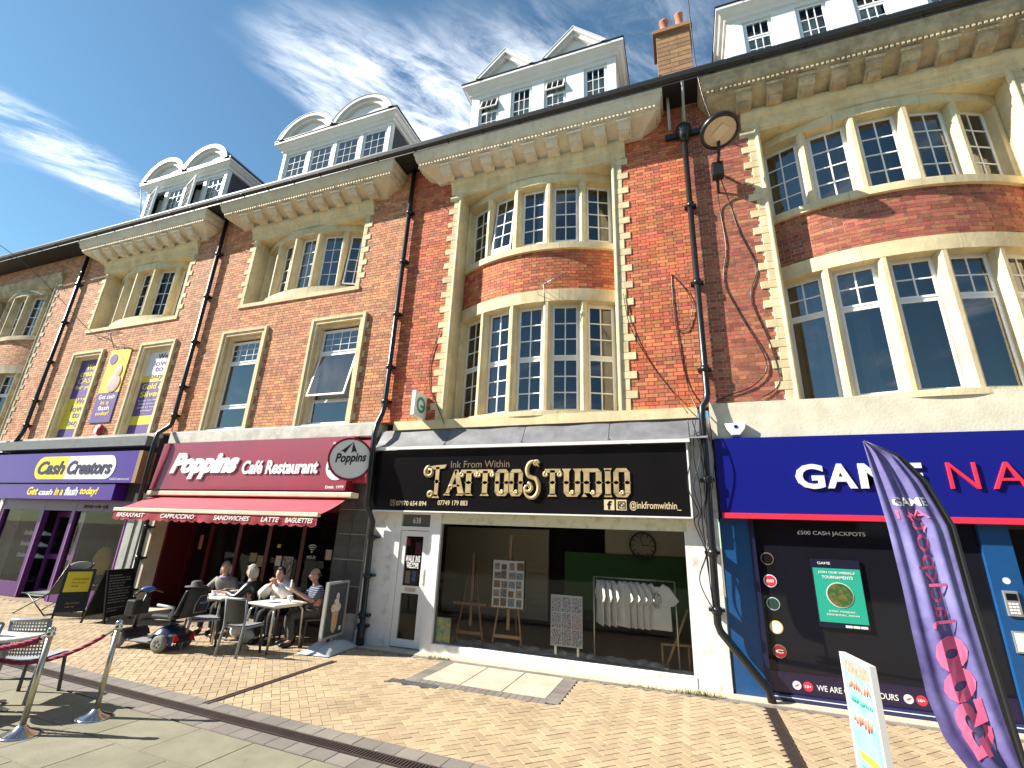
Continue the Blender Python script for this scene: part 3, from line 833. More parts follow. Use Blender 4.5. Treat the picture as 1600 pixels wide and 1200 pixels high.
# concrete strip along the shop fronts
cs = MB(); cs.box(-6.1, 6.9, -.29, .3, -.01, .012); build('threshold_strip', cs, CONC, pavement)
def drain(x0, y0, x1, y1, w, label, bars=True):
    root = thing('drain_channel', label, 'drain', (x0, y0, 0), group='surface drains')
    a = math.atan2(y1 - y0, x1 - x0); Ln = math.hypot(x1 - x0, y1 - y0); c, s_ = math.cos(a), math.sin(a)
    T = lambda u, v, z: (x0 + u * c - v * s_, y0 + u * s_ + v * c, z)
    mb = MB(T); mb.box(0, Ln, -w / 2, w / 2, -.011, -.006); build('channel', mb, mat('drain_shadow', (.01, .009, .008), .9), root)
    mb = MB(T); mb.box(0, Ln, -w / 2, -w / 2 + .014, -.006, .009); build('rail', mb, IRON, root)
    mb = MB(T); mb.box(0, Ln, w / 2 - .014, w / 2, -.006, .009); build('rail', mb, IRON, root)
    mb = MB(T); u = .01
    while u < Ln - .02: mb.box(u, u + .018, -w / 2 + .014, w / 2 - .014, -.006, .0075); u += .036
    build('grating', mb, IRON, root, kind='stuff')
drain(-13, yd(-13), -.5, yd(-.5), .15, 'long iron slot drain between the slabs and the buff paving')
drain(-5.48, -3.52, -5.48, -1.25, .09, 'narrow iron drain running from the long drain towards the café pillar')
drain(.87, -4.5, .87, -.42, .13, 'iron drain running out from under the slanting pipe beside the arcade')
pl = MB(); pl.box(-4.15, -3.39, -1.76, -1.62, -.005, .008)
for i in range(12): pl.box(-4.13 + i * .061, -4.11 + i * .061, -1.75, -1.63, .008, .012)
single('access_cover', pl, mat('galvanised', (.20, .22, .23), .5, .6, var=.3), 'small grey metal cover let into the buff paving', 'drain cover', loc=(-3.77, -1.69, 0))
# weeds along the foot of the tattoo shop wall
wd = MB(); rw = random.Random(5)
for i in range(340):
    x = rw.choice([rw.uniform(-.95, .35), rw.gauss(.02, .18), rw.uniform(-4.3, -3.9)]); y = -.31 + rw.uniform(-.05, .04); h = rw.uniform(.02, .07) * (1.4 if abs(x) < .3 else .8); a = rw.uniform(0, 6.3); l = rw.uniform(.01, .04)
    dx, dy = math.cos(a) * l, math.sin(a) * l
    wd.add([(x - dy * .25, y + dx * .25, .01), (x + dy * .25, y - dx * .25, .01), (x + dx, y + dy, h)], [(0, 1, 2)])
o = build('weeds', wd, mat('weed_green', (.20, .19, .04), .8, var=.4, scale=30)); o['kind'] = 'stuff'; o['label'] = 'yellow green weeds growing along the foot of the shop wall'

# ---------------------------------------------------------------- shop fronts
BLACKG = mat('gloss_black_board', (.008, .008, .009), .12)
def lead_flashing(root, x0, x1, z0, z1, y0, n, m=LEAD):
    for i in range(n):
        a = x0 + (x1 - x0) * i / n; b = x0 + (x1 - x0) * (i + 1) / n - .012; rr = random.Random(i + int(x0 * 10))
        mb = MB(); mb.smooth = True
        ph = rr.uniform(0, 6)
        mb.grid(lambda u, v: (a + (b - a) * u, y0 + (-.01 - y0) * v + .012 * math.sin(u * 9 + ph) * math.sin(v * 5 + ph) - (.02 if v < .08 else 0), z0 + (z1 - z0) * v), 16, 6)
        mb.smooth = False; mb.box(b - .006, b + .016, y0 - .012, y0 + .012, z0 - .01, z0 + .05)
        build('lead_flashing', mb, m, root)
def bandbox(root, name, m, *b, bevel=.0):
    mb = MB(); mb.box(*b); return build(name, mb, m, root, bevel=bevel)
# --- tattoo studio (ground floor of B3)
bandbox(B3, 'stone_course', STONE, -5.72, .30, -.06, .3, 4.06, 4.245)
bandbox(B3, 'shop_lintel', WHITEP, -6.05, .49, .02, .4, 2.42, 4.06)
lead_flashing(B3, -5.95, .42, 3.66, 4.06, -.27, 4)
bandbox(B3, 'flashing_edge', WHITE, -6.0, .14, -.30, -.255, 3.60, 3.655)
bandbox(B3, 'pier', WHITEP, -6.05, -5.40, -.0, .45, .0, 2.42, bevel=.01)
bandbox(B3, 'pier', WHITEP, .0, .47, -.02, .45, .0, 2.42, bevel=.01)
bandbox(B3, 'pier_plinth', WHITEP, -6.05, -5.42, -.03, .0, .0, .22, bevel=.01)
bandbox(B3, 'stall_riser', WHITEP, -4.46, .0, -.03, .3, .0, .16, bevel=.008)
bandbox(B3, 'window_header', mat('pale_green_paint', (.62, .64, .50), .5, col2=(.42, .40, .30), scale=6, lo=.5, hi=.7), -4.44, .0, -.01, .12, 2.20, 2.42)
bandbox(B3, 'window_jamb', WHITE, -.045, -.0, -.02, .12, .16, 2.2); bandbox(B3, 'window_jamb', WHITE, -4.58, -4.42, -.025, .12, .0, 2.42)
bandbox(B3, 'shop_window', GLASS, -4.42, -.045, .04, .046, .16, 2.2)
# door
dr = MB(); 
for a in ((-5.40, -5.30, -.01, .12, .0, 2.42), (-4.66, -4.58, -.01, .12, .0, 2.42), (-5.30, -4.66, -.01, .12, 2.36, 2.42), (-5.30, -4.66, -.005, .12, 2.06, 2.13)): dr.box(*a)
df = build('door_frame', dr, WHITE, B3)
tl = MB(); tl.box(-5.29, -4.67, .05, .056, 2.13, 2.36); o = build('transom_light', tl, mat('grey_film', (.10, .11, .10), .3), df)
tx = MB(); tx.text('638', -5.07, -4.90, 2.19, 2.30, .048, .003); build('number', tx, WHITE, df)
dl = MB()
for a in ((-5.29, -5.17, .02, .07, .03, 2.05), (-4.79, -4.67, .02, .07, .03, 2.05), (-5.17, -4.79, .02, .07, .03, .16), (-5.17, -4.79, .02, .07, .93, 1.06), (-5.17, -4.79, .02, .07, 1.95, 2.05)): dl.box(*a)
door = build('door', dl, WHITE, B3)
for a, b in ((.16, .93), (1.06, 1.95)):
    p = MB(); p.box(-5.17, -4.79, .04, .046, a, b); build('pane', p, GLASS, door)
p = MB(); p.box(-5.08, -4.86, .0, .02, .965, 1.025); build('letter_plate', p, mat('brass_pale', (.5, .45, .36), .35, .8), door)
p = MB(); p.box(-4.76, -4.70, -.02, .02, 1.12, 1.38); build('handle_plate', p, WHITE, door)
p = MB(); p.text('WALK INS', -5.15, -4.83, 1.48, 1.60, .036, .003, bold=.02); p.text('WELCOME', -5.11, -4.85, 1.37, 1.46, .036, .003, bold=.02); p.box(-5.12, -4.86, .033, .036, 1.46, 1.47)
build('door_lettering', p, WHITE, door)
for (a, b, c, d, m_) in ((-4.96, -4.84, 1.62, 1.84, mat('maroon_poster', (.16, .03, .05), .6)), (-5.15, -5.09, 1.78, 1.9, mat('red_sticker', (.4, .03, .03), .6)), (-5.12, -5.02, 1.10, 1.32, mat('poster_grey', (.25, .22, .2), .7)), (-4.98, -4.9, 1.14, 1.32, mat('poster_blue', (.08, .14, .3), .6))):
    p = MB(); p.box(a, b, .048, .051, c, d); build('notice', p, m_, door)
room(B3, -5.95, .45, .005, 2.6, y0=.3, y1=5.5, m=mat('shop_wall', (.13, .12, .10), .9, var=.2))
bandbox(B3, 'shop_floor', mat('shop_floor_vinyl', (.10, .09, .08), .5, var=.3), -5.9, .4, .13, 5.4, .01, .02)
# --- café (ground floor of B2)
MAROON = mat('maroon_paint', (.10, .006, .010), .4, var=.2)
DTILE = mat('dark_slate_tile', (.05, .048, .046), .45, col2=(.09, .085, .08), scale=7, rnd=.2)
LTILE = mat('pale_stone_tile', (.42, .42, .38), .6, col2=(.30, .29, .26), scale=6, rnd=.1)
GROUT = mat('pale_grout', (.55, .54, .50), .8)
bandbox(B2, 'lead_band', mat('whitened_lead', (.56, .54, .47), .7, col2=(.34, .33, .30), scale=4, bump=.5, bscale=9), -12.45, -6.1, -.10, .3, 3.93, 4.255, bevel=.03)
bandbox(B2, 'shop_lintel', ROOM, -12.5, -6.1, .0, .5, 2.6, 3.93)
bandbox(B2, 'pillar', GROUT, -6.82, -6.10, .01, .7, .0, 3.9)
for i in range(2):
    for j in range(8):
        z0_, z1_ = j * .485, (j + 1) * .485 - .012
        p = MB(); p.box(-6.815 + i * .36, -6.815 + i * .36 + .348, -.004, .02, z0_ + .004, z1_); build('tile', p, LTILE if j == 0 else DTILE, B2)
p = MB(); p.box(-6.835, -6.82, .0, .6, .0, 2.7); build('pillar_return', p, DTILE, B2)
bandbox(B2, 'pillar', LTILE, -12.95, -12.72, -.02, .6, .0, 2.7); bandbox(B2, 'pillar', BLACKM, -12.72, -12.62, -.01, .5, .0, 2.7); bandbox(B2, 'pillar', WHITEP, -12.62, -12.50, -.03, .6, .0, 2.7)
bandbox(B2, 'pillar', DTILE, -12.50, -12.32, -.02, .6, .0, 2.7); bandbox(B2, 'pillar_trim', CREAMY, -12.32, -12.25, -.03, .6, .0, 2.7)
bandbox(B2, 'step', CONC, -12.95, -11.3, -.42, .2, .0, .14, bevel=.01)
# recessed glazed front
yb = .95
fr = MB(); xs = [-12.25, -11.55, -10.6, -10.5, -9.65, -9.5, -8.6, -8.5, -7.6, -7.5, -6.84]
for x in (-12.25, -11.55, -10.58, -9.62, -8.58, -7.55, -6.95): fr.box(x, x + .11, yb, yb + .1, .0, 2.6)
fr.box(-12.25, -6.84, yb, yb + .1, 2.4, 2.62); fr.box(-12.25, -6.84, yb + .005, yb + .095, .0, .32)
build('shop_front', fr, MAROON, B2)
for x in (-11.44, -10.47, -9.51, -8.47, -7.44):
    p = MB(); p.box(x, x + .86, yb + .05, yb + .056, .32, 2.4); build('pane', p, GLASS, B2)
bandbox(B2, 'side_wall', MAROON, -12.25, -12.18, .3, yb, .0, 2.6)
p = MB(); p.box(-12.3, -6.84, .0, yb + .1, 2.6, 2.66); build('recess_ceiling', p, MAROON, B2)
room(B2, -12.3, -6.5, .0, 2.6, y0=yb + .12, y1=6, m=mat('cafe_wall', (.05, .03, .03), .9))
PAPER = mat('paper', (.7, .7, .66), .8, var=.1)
for (x, z, w_, h_, m_) in ((-9.28, 1.15, .17, .22, PAPER), (-9.05, .75, .30, .62, mat('menu_print', (.42, .42, .43), .6, col2=(.12, .11, .12), scale=16, lo=.45, hi=.55)), (-10.1, 1.2, .22, .2, mat('poster_olive', (.25, .24, .15), .7)), (-7.85, 1.35, .17, .22, PAPER), (-9.3, 1.55, .1, .08, mat('lime_sticker', (.45, .55, .05), .6)), (-9.85, 1.1, .18, .25, mat('poster_olive', (.25, .24, .15), .7)), (-11.9, 1.4, .12, .35, mat('poster_pink', (.35, .18, .18), .7))):
    p = MB(); p.box(x, x + w_, yb + .038, yb + .042, z, z + h_); build('notice', p, m_, B2)
p = MB()
for i, rr in enumerate((.06, .11, .16)):
    a0 = R(45); pts = []
    p = MB(); p.tube([(-8.25 + rr * math.sin(-a0 + 2 * a0 * k / 10), yb + .04, 1.50 + rr * math.cos(-a0 + 2 * a0 * k / 10)) for k in range(11)], .014, 6); build('wifi_arc', p, WHITE, B2)
p = MB(); p.disc((-8.25, yb + .035, 1.5), .025, 12); build('wifi_dot', p, WHITE, B2)
for t_ in (('Wi-Fi', -8.38, -8.12, 1.34, 1.42),):
    p = MB(); p.text(*t_, yb + .04, .003, bold=.02); build('window_lettering', p, WHITE, B2)
# --- pawn shop (ground floor of B1)
PURPLE = mat('purple_paint', (.075, .012, .25), .3, var=.08); PURPD = mat('dark_purple_frame', (.11, .03, .16), .35)
LILAC = mat('lilac_trim', (.36, .17, .42), .4)
bandbox(B1, 'shop_lintel', ROOM, -19.0, -12.95, .0, .4, 2.5, 4.24)
bandbox(B1, 'flashing_box', mat('grey_flashing', (.15, .16, .16), .5, var=.3), -19.45, -12.9, -.34, .0, 3.88, 4.13)
bandbox(B1, 'flashing_top', mat('whitened_lead', (.5, .5, .45)), -19.45, -12.9, -.12, .05, 4.13, 4.25)
bandbox(B1, 'pillar', LTILE, -13.2, -12.95, -.05, .5, .0, 2.7)
bandbox(B1, 'pillar', WHITEP, -19.05, -18.85, -.02, .5, .0, 2.6)
fr = MB()
for x0_, x1_, y0_ in ((-18.85, -18.73, .0), (-16.98, -16.84, .0), (-15.6, -15.46, .0), (-13.34, -13.2, .0)): fr.box(x0_, x1_, y0_, y0_ + .14, .0, 2.5)
fr.box(-18.85, -13.2, .004, .13, 2.22, 2.5)
fr.box(-18.73, -16.98, .004, .13, .0, .34); fr.box(-15.46, -13.34, .004, .13, .0, .34)
build('shop_front', fr, PURPD, B1)
for x in (-16.84, -13.36, -15.48): bandbox(B1, 'trim', LILAC, x, x + .025, -.012, .004, .0, 2.22)
for a, b in ((-18.73, -16.98), (-15.46, -13.34)):
    p = MB(); p.box(a, b, .07, .076, .34, 2.22); build('shop_window', p, GLASS, B1)
dd = MB(); 
for q in ((-16.84, -16.72, .35, .42, .0, 2.2), (-15.72, -15.6, .35, .42, .0, 2.2), (-16.72, -15.72, .35, .42, .0, .2), (-16.72, -15.72, .35, .42, .95, 1.08), (-16.72, -15.72, .35, .42, 2.05, 2.2)): dd.box(*q)
d1 = build('door', dd, PURPD, B1)
for a, b in ((.2, .95), (1.08, 2.05)):
    p = MB(); p.box(-16.72, -15.72, .38, .386, a, b); build('pane', p, GLASS, d1)
p = MB(); p.box(-16.1, -15.8, .34, .345, 1.4, 1.8); build('notice', p, mat('orange_poster', (.5, .2, .04), .7), d1)
room(B1, -18.9, -13.15, .0, 2.5, y0=.45, y1=5.5)
for a, b in ((-18.7, -17.0), (-15.44, -13.36)): bandbox(B1, 'display_shelf', mat('shelf_dark', (.05, .045, .04), .7), a, b, .2, .85, .34, .38)
p = scribble(MB(), -15.2, -14.2, 2.29, .10, lambda x, o, z: (x, -.003, z), .008, 2); build('lettering', p, mat('dull_gold', (.35, .28, .10), .5), B1)
# banners filling the two first floor windows
YEL = mat('banner_yellow', (.78, .62, .03), .6); PUR = mat('banner_purple', (.10, .055, .24), .6); WHT = mat('banner_white', (.75, .75, .76), .6)
def banner(root, T, w_, z0, z1, blocks, texts, name='window_banner'):
    o = None
    for i, (a, b, m_) in enumerate(blocks):
        p = MB(T); p.box(0, w_, -.02, 0, z0 + (z1 - z0) * a, z0 + (z1 - z0) * b)
        if o is None: o = build(name, p, m_, root)
        else: build('colour_block', p, m_, o)
    for m_ in {t[5] for t in texts}:
        for (s_, a, b, c, d, mm, bo) in texts:
            if mm is m_:
                p = MB(); p.text(s_, a * w_, b * w_, z0 + (z1 - z0) * c, z0 + (z1 - z0) * d, 0, .003, bold=bo, P=lambda x, o_, z: T(x, .002 + o_, z)); build('lettering', p, m_, o)
    return o
T1 = frame_T((-17.68, .12), 0); wb = 1.02
o = banner(B1, T1, wb, ZF + .02, 6.78, [(0, .12, PUR), (.12, .50, YEL), (.50, 1, PUR)],
    [('We', .35, .75, .86, .94, YEL, .02), ('create', .15, .95, .78, .85, YEL, .02), ('CASH', .15, .95, .69, .76, YEL, .0), ('for you', .12, .95, .60, .67, YEL, .02), ('We', .35, .8, .42, .5, PUR, .02), ('love', .25, .85, .33, .41, PUR, .02), ('to', .4, .75, .25, .32, PUR, .02), ('buy', .3, .85, .14, .23, PUR, .02)])
T2 = frame_T((-14.54, .12), 0)
o = banner(B1, T2, wb, ZF + .02, 6.78, [(0, .12, PUR), (.12, .22, YEL), (.22, .62, PUR), (.62, .70, YEL), (.70, 1, WHT)],
    [('We', .4, .8, .89, .96, PUR, .02), ('love', .3, .9, .81, .88, PUR, .02), ('to', .4, .75, .74, .80, PUR, .02), ('buy', .3, .85, .64, .72, PUR, .02), ('Gold &', .1, .95, .53, .60, YEL, .02), ('Silver', .1, .95, .44, .51, YEL, .02), ('in any condition', .1, .95, .385, .41, WHT, 0), ('best prices', .15, .9, .345, .37, WHT, 0), ('paid in cash', .15, .9, .305, .33, WHT, 0), ('today!', .3, .75, .265, .29, WHT, 0)])
# --- arcade (ground floor of B4)
NAVY = mat('royal_blue_sign', (.008, .012, .19), .22); NAVYF = mat('blue_frame', (.01, .075, .22), .3, var=.15); REDL = mat('red_strip', (.72, .03, .07), .4)
bandbox(B4, 'painted_band', mat('cream_render', (.70, .66, .52), .8, col2=(.55, .50, .38), scale=2.5, bump=.3, bscale=25), .50, 7.05, -.05, .3, 3.69, 4.29)
bandbox(B4, 'shop_lintel', ROOM, .5, 7.05, .05, .4, 2.38, 3.69)
bandbox(B4, 'frame_panel', NAVYF, .50, .90, .0, .2, .0, 2.42); bandbox(B4, 'frame_post', mat('navy_frame', (.012, .014, .05), .3), .90, .97, -.02, .2, .0, 2.42)
bandbox(B4, 'frame_panel', NAVYF, 3.70, 4.02, -.03, .2, .0, 2.42)
bandbox(B4, 'frame_panel', NAVYF, 5.3, 7.0, .0, .2, .0, 2.42)
DARKF = mat('dark_window_film', (.010, .010, .015), .05, spec=.35)
gw = bandbox(B4, 'shop_window', DARKF, .97, 3.70, .03, .05, .09, 2.42)
bandbox(B4, 'window_sill', mat('blue_sill', (.02, .03, .12), .4, var=.3), .97, 3.70, -.05, .2, .02, .09); bandbox(B4, 'sill_trim', WHITE, .97, 3.7, -.055, -.05, .06, .07)
bandbox(B4, 'door', mat('black_door', (.01, .01, .012), .15), 4.02, 5.3, .3, .35, .0, 2.42)
p = MB(); p.box(.97, 3.70, .022, .028, .09, .36); build('window_film_band', p, mat('deep_purple_film', (.018, .012, .04), .2), gw)
for t_ in (('WE ARE OPEN 24 HOURS', 1.53, 2.45, .175, .245, .02, .003, .005), ('£500 CASH JACKPOTS', 1.56, 2.42, 2.20, 2.27, .028, .003, 0)):
    p = MB(); p.text(*t_); build('lettering', p, WHITE, gw)
RED = mat('sign_red', (.6, .03, .06), .5); TEALP = mat('poster_teal', (.02, .36, .25), .4)
def badge(x, z, r, ring, fill, inner=None):
    p = MB(); p.disc((x, .024, z), r, 28, 'y', .004); b_ = build('badge', p, ring, gw)
    p = MB(); p.disc((x, .0215, z), r * .86, 28, 'y', .003); build('badge_field', p, fill, b_)
    if inner: p = MB(); p.text(inner[0], x - r * .55, x + r * .55, z - r * .25, z + r * .25, .021, .002, bold=.02); build('badge_mark', p, inner[1], b_)
for i, (rg, fl, inn) in enumerate(((mat('bronze', (.25, .17, .08), .5), MAT['dark_window_film'], None), (WHITE, RED, ('£500', WHITE)), (mat('pale_teal', (.4, .6, .58), .5), mat('dark_green', (.02, .05, .04), .5), None), (YEL, WHITE, None), (mat('bronze', (.25, .17, .08)), mat('dark_red', (.28, .015, .03), .5), ('C', WHITE)))):
    badge(1.11 + i * .004, 1.85 - i * .31, .088, rg, fl, inn)
for x in (1.29, 2.56): badge(x, .21, .062, RED, WHITE, ('/', RED))
for x in (1.425, 2.70): badge(x, .21, .07, WHITE, RED, ('18+', WHITE))
PT = lambda x, y, z: (x - .345, y, z - .14)
ps = MB(PT); ps.box(2.02, 2.62, .0, .03, 1.12, 2.02); scr = build('poster', ps, mat('poster_black', (.01, .012, .03), .3), gw)
p = MB(PT); p.box(2.03, 2.61, -.004, .0, 1.19, 1.90); build('poster_field', p, TEALP, scr)
p = MB(PT); p.disc((2.32, -.009, 1.55), .165, 30, 'y', .004); build('poster_ring', p, WHITE, scr)
p = MB(PT); p.disc((2.32, -.012, 1.55), .155, 30, 'y', .003); build('poster_picture', p, mat('jungle_print', (.03, .10, .02), .5, col2=(.16, .13, .04), scale=14, lo=.45, hi=.6), scr)
for t_ in (('GAME', 2.10, 2.26, 1.95, 1.985, -.001, .002, .01), ('JOIN OUR WEEKLY', 2.09, 2.55, 1.82, 1.86, -.005, .002, .02), ('TOURNAMENTS', 2.13, 2.51, 1.76, 1.80, -.005, .002, .02), ('EVERY MONDAY,', 2.16, 2.48, 1.32, 1.345, -.005, .002, .01), ('WEDNESDAY, FRIDAY', 2.12, 2.52, 1.275, 1.30, -.005, .002, .01)):
    p = MB(PT); p.text(*t_); build('poster_lettering', p, WHITE, scr)
for i in range(3): p = MB(PT); p.box(2.33 + i * .09, 2.41 + i * .09, -.002, .0, 1.135, 1.165); build('poster_stamp', p, WHITE, scr)
# intercom and notice on the blue post
p = MB(); p.box(3.78, 3.93, -.055, -.03, 1.30, 1.60); ic = build('intercom', p, mat('steel_plate', (.55, .55, .54), .35, .7), B4, bevel=.006)
p = MB(); p.box(3.80, 3.91, -.06, -.055, 1.49, 1.57); build('intercom_screen', p, BLACKG, ic)
p = MB()
for i in range(3):
    for j in range(4): p.box(3.81 + i * .035, 3.835 + i * .035, -.059, -.055, 1.33 + j * .035, 1.352 + j * .035)
build('keypad', p, WHITE, ic, kind='stuff')
p = MB(); p.box(3.77, 3.95, -.045, -.03, .88, 1.13); nf = build('notice_frame', p, MAT['steel_plate'], B4, bevel=.004)
p = MB(); p.box(3.79, 3.93, -.048, -.045, .90, 1.11); build('notice', p, PAPER, nf)
p = MB(); p.disc((3.86, -.032, 1.72), .04, 16); build('sticker', p, WHITE, B4)
# --- far left shop (B0)
bandbox(B0, 'shop_lintel', ROOM, -25.6, -19.06, .0, .4, 2.5, 4.24); bandbox(B0, 'fascia', mat('dark_teal_board', (.02, .03, .03), .4), -25.4, -19.5, -.25, .0, 2.9, 3.85)
bandbox(B0, 'fascia_flashing', WHITE, -25.4, -19.45, -.2, .02, 3.85, 4.2)
bandbox(B0, 'pillar', LTILE, -19.45, -19.05, -.04, .5, .0, 2.6)
bandbox(B0, 'shop_window', DARKF, -25.5, -19.5, .05, .09, .3, 2.5); bandbox(B0, 'stall_riser', DTILE, -25.5, -19.5, .0, .3, .0, .3)

# terrace on the other side of the street: it shows only as a reflection in the glass
opp = thing('brick_building', 'dark terrace across the street, seen only mirrored in the window glass', 'building', (-3, -22, 0))
ow = MB(); ow.box(-40, 34, -28, -22, -.04, 8.2); build('wall', ow, BR4, opp)
ow = MB(); ow.prism([(-40, -21.7, 8.2), (-40, -25, 10.6), (-40, -28.3, 8.2)], (74, 0, 0)); build('roof', ow, SLATE, opp)
for i in range(18):
    for z in (4.3, 6.4): p = MB(); p.box(-38 + i * 4, -36.6 + i * 4, -21.99, -21.94, z, z + 1.4); build('window', p, MAT['dark_window_film'], opp)
    p = MB(); p.box(-39.4 + i * 4, -36.0 + i * 4, -21.99, -21.9, .3, 2.6); build('shop_window', p, MAT['dark_window_film'], opp)
    p = MB(); p.box(-39.6 + i * 4, -35.9 + i * 4, -21.99, -21.8, 2.8, 3.6); build('shop_sign', p, [WHITE, NAVY, MAROON, BLACKG][i % 4], opp)
# ---------------------------------------------------------------- signs
GOLD = mat('gold_leaf', (.62, .47, .22), .4, .35, col2=(.38, .29, .15), scale=7)
def letters(root, m, lines, y, name='lettering', depth=.012):
    for (s_, a, b, c, d, bo, sh) in lines:
        p = MB(); p.text(s_, a, b, c, d, y, depth, bold=bo, shear=sh); build(name, p, m, root)
ts = thing('shop_sign', 'black fascia sign with gold lettering above the tattoo studio window', 'shop sign', (-2.95, -.12, 2.42))
p = MB(); p.box(-5.97, .08, -.22, -.03, 2.42, 3.60); sb = build('board', p, BLACKG, ts)
for b in ((-5.99, -5.97, -.235, -.03, 2.40, 3.62), (.08, .105, -.235, -.03, 2.40, 3.62), (-5.97, .08, -.235, -.03, 2.395, 2.418)):
    p = MB(); p.box(*b); build('edge_trim', p, WHITE, ts)
def gpoly(mb, pts, x0, z0, w_, h_, y=-.22, d=.022):
    mb.prism([(x0 + a * w_, y - d, z0 + b * h_) for a, b in pts][::-1], (0, d, 0))
def stem(mb, x, sw, x0, z0, w_, h_, top=True, bot=True):
    G = lambda *q: gpoly(mb, q, x0, z0, w_, h_)
    G((x - sw / 2, .05), (x + sw / 2, .05), (x + sw / 2, .95), (x - sw / 2, .95))
    G((x - sw / 2 - .07, .5), (x, .43), (x + sw / 2 + .07, .5), (x, .57))
    if bot: G((x - sw / 2 - .13, 0), (x + sw / 2 + .13, 0), (x + sw / 2, .10), (x - sw / 2, .10))
    if top: G((x - sw / 2, .90), (x + sw / 2, .90), (x + sw / 2 + .13, 1), (x - sw / 2 - .13, 1))
def curl(mb, cx, cz, r, x0, z0, w_, h_, a0=0, turns=1.3, th=.05, sgn=1, y=-.232):
    n = 22; path = []; rad = []
    for i in range(n + 1):
        t = i / n; a = a0 + sgn * t * turns * 2 * PI; rr = r * (1 - .72 * t)
        path.append((x0 + cx * w_ + rr * math.cos(a) * h_, y, z0 + cz * h_ + rr * math.sin(a) * h_)); rad.append(th * h_ * (.5 + .5 * math.sin(PI * min(1, .25 + t * .9))))
    mb.tube(path, rad, 6)
def glyph(mb, ch, x0, z0, w_, h_):
    G = lambda *q: gpoly(mb, q, x0, z0, w_, h_); K = dict(x0=x0, z0=z0, w_=w_, h_=h_); s_ = .30
    if ch == 'T':
        stem(mb, .5, s_, top=False, **K); G((.0, .86), (1, .86), (.95, 1), (.05, 1)); G((0, .70), (.13, .80), (.13, .9), (-.02, .9)); G((1, .70), (1.02, .9), (.87, .9), (.87, .80)); curl(mb, .1, .80, .09, a0=PI / 2, sgn=1, **K); curl(mb, .9, .80, .09, a0=PI / 2, sgn=-1, **K)
    elif ch == 'A':
        G((.02, .04), (.20, .04), (.58, .97), (.42, .97)); G((.68, .04), (.98, .04), (.62, 1), (.42, 1)); G((.25, .34), (.75, .34), (.72, .42), (.28, .42)); G((-.08, 0), (.28, 0), (.2, .08), (.0, .08)); G((.58, 0), (1.08, 0), (1.0, .08), (.66, .08)); curl(mb, .28, .30, .10, a0=0, **K)
    elif ch in 'OUD':
        for x in (.18, .82): 
            G((x - .15, .12), (x + .15, .12), (x + .15, .88), (x - .15, .88)); G((x - .22, .5), (x, .43), (x + .22, .5), (x, .57))
        G((.03, .14), (.22, .0), (.78, .0), (.97, .14), (.75, .13), (.25, .13))
        if ch == 'O': G((.03, .86), (.25, .87), (.75, .87), (.97, .86), (.78, 1), (.22, 1))
        if ch == 'U':
            for x in (.18, .82): G((x - .15, .88), (x + .15, .88), (x + .27, 1), (x - .27, 1))
        if ch == 'D': G((-.08, 1), (.0, .87), (.75, .87), (.97, .86), (.78, 1)); G((-.08, 0), (.5, 0), (.4, .12), (.03, .12))
        curl(mb, .5, .16, .07, a0=PI, **K)
    elif ch == 'I': stem(mb, .5, .55, **K)
# word positions
def word(txt, xs, z0, z1):
    for ch, (a, b) in zip(txt, xs):
        mb = MB(); glyph(mb, ch, a, z0, b - a, z1 - z0); build('letter', mb, GOLD, ts)
z0, z1 = 2.71, 3.19
word('ATTOO', [(-4.28, -3.87), (-3.98, -3.62), (-3.63, -3.30), (-3.27, -2.99), (-2.99, -2.72)], z0, z1)
word('TUDIO', [(-2.33, -2.02), (-1.98, -1.67), (-1.63, -1.30), (-1.29, -1.12), (-1.12, -.83)], z0, z1)
mb = MB(); K = dict(x0=-4.62, z0=2.66, w_=.30, h_=.62); stem(mb, .5, .26, top=False, **K); gpoly(mb, [(.25, .86), (1.0, .91), (1.12, 1.02), (.4, 1.0), (-.1, .97)], **K); curl(mb, -.1, .80, .17, a0=PI / 2, sgn=1, turns=1.4, th=.06, **K); curl(mb, .1, .10, .10, a0=0, **K); build('letter', mb, GOLD, ts)
mb = MB(); K = dict(x0=-2.74, z0=2.68, w_=.36, h_=.68)
path = []; rad = []
for i in range(31):
    t = i / 30; a = R(60) + t * R(215) if t < .5 else 0
for i in range(41):
    t = i / 40
    if t < .5: a = R(20) + (t / .5) * R(220); c_ = (.56, .73); r_ = .22
    else: a = R(60) - ((t - .5) / .5) * R(240); c_ = (.50, .27); r_ = .27
    path.append((K['x0'] + c_[0] * .36 + r_ * math.cos(a) * .5, -.235, K['z0'] + (c_[1] + r_ * math.sin(a)) * .68)); rad.append(.018 + .026 * math.sin(PI * t))
mb.tube(path, rad, 6); curl(mb, .30, .26, .13, a0=PI / 2, sgn=-1, turns=1.3, th=.05, **K); curl(mb, .72, .90, .08, a0=0, turns=1.2, th=.04, **K); build('letter', mb, GOLD, ts)
DGOLD = mat('dull_gold_print', (.15, .11, .065), .5); PGOLD = mat('pale_gold_print', (.62, .50, .30), .5)
letters(ts, DGOLD, [('Ink From Within', -4.20, -3.0, 3.23, 3.36, .0, 0)], -.22, depth=.003)
letters(ts, PGOLD, [('07970 654 894', -5.33, -4.66, 2.51, 2.60, .01, 0), ('07749 179 883', -4.42, -3.80, 2.53, 2.62, .01, 0), ('@inkfromwithin_', -.86, -.06, 2.50, 2.65, .01, 0)], -.22, depth=.003)
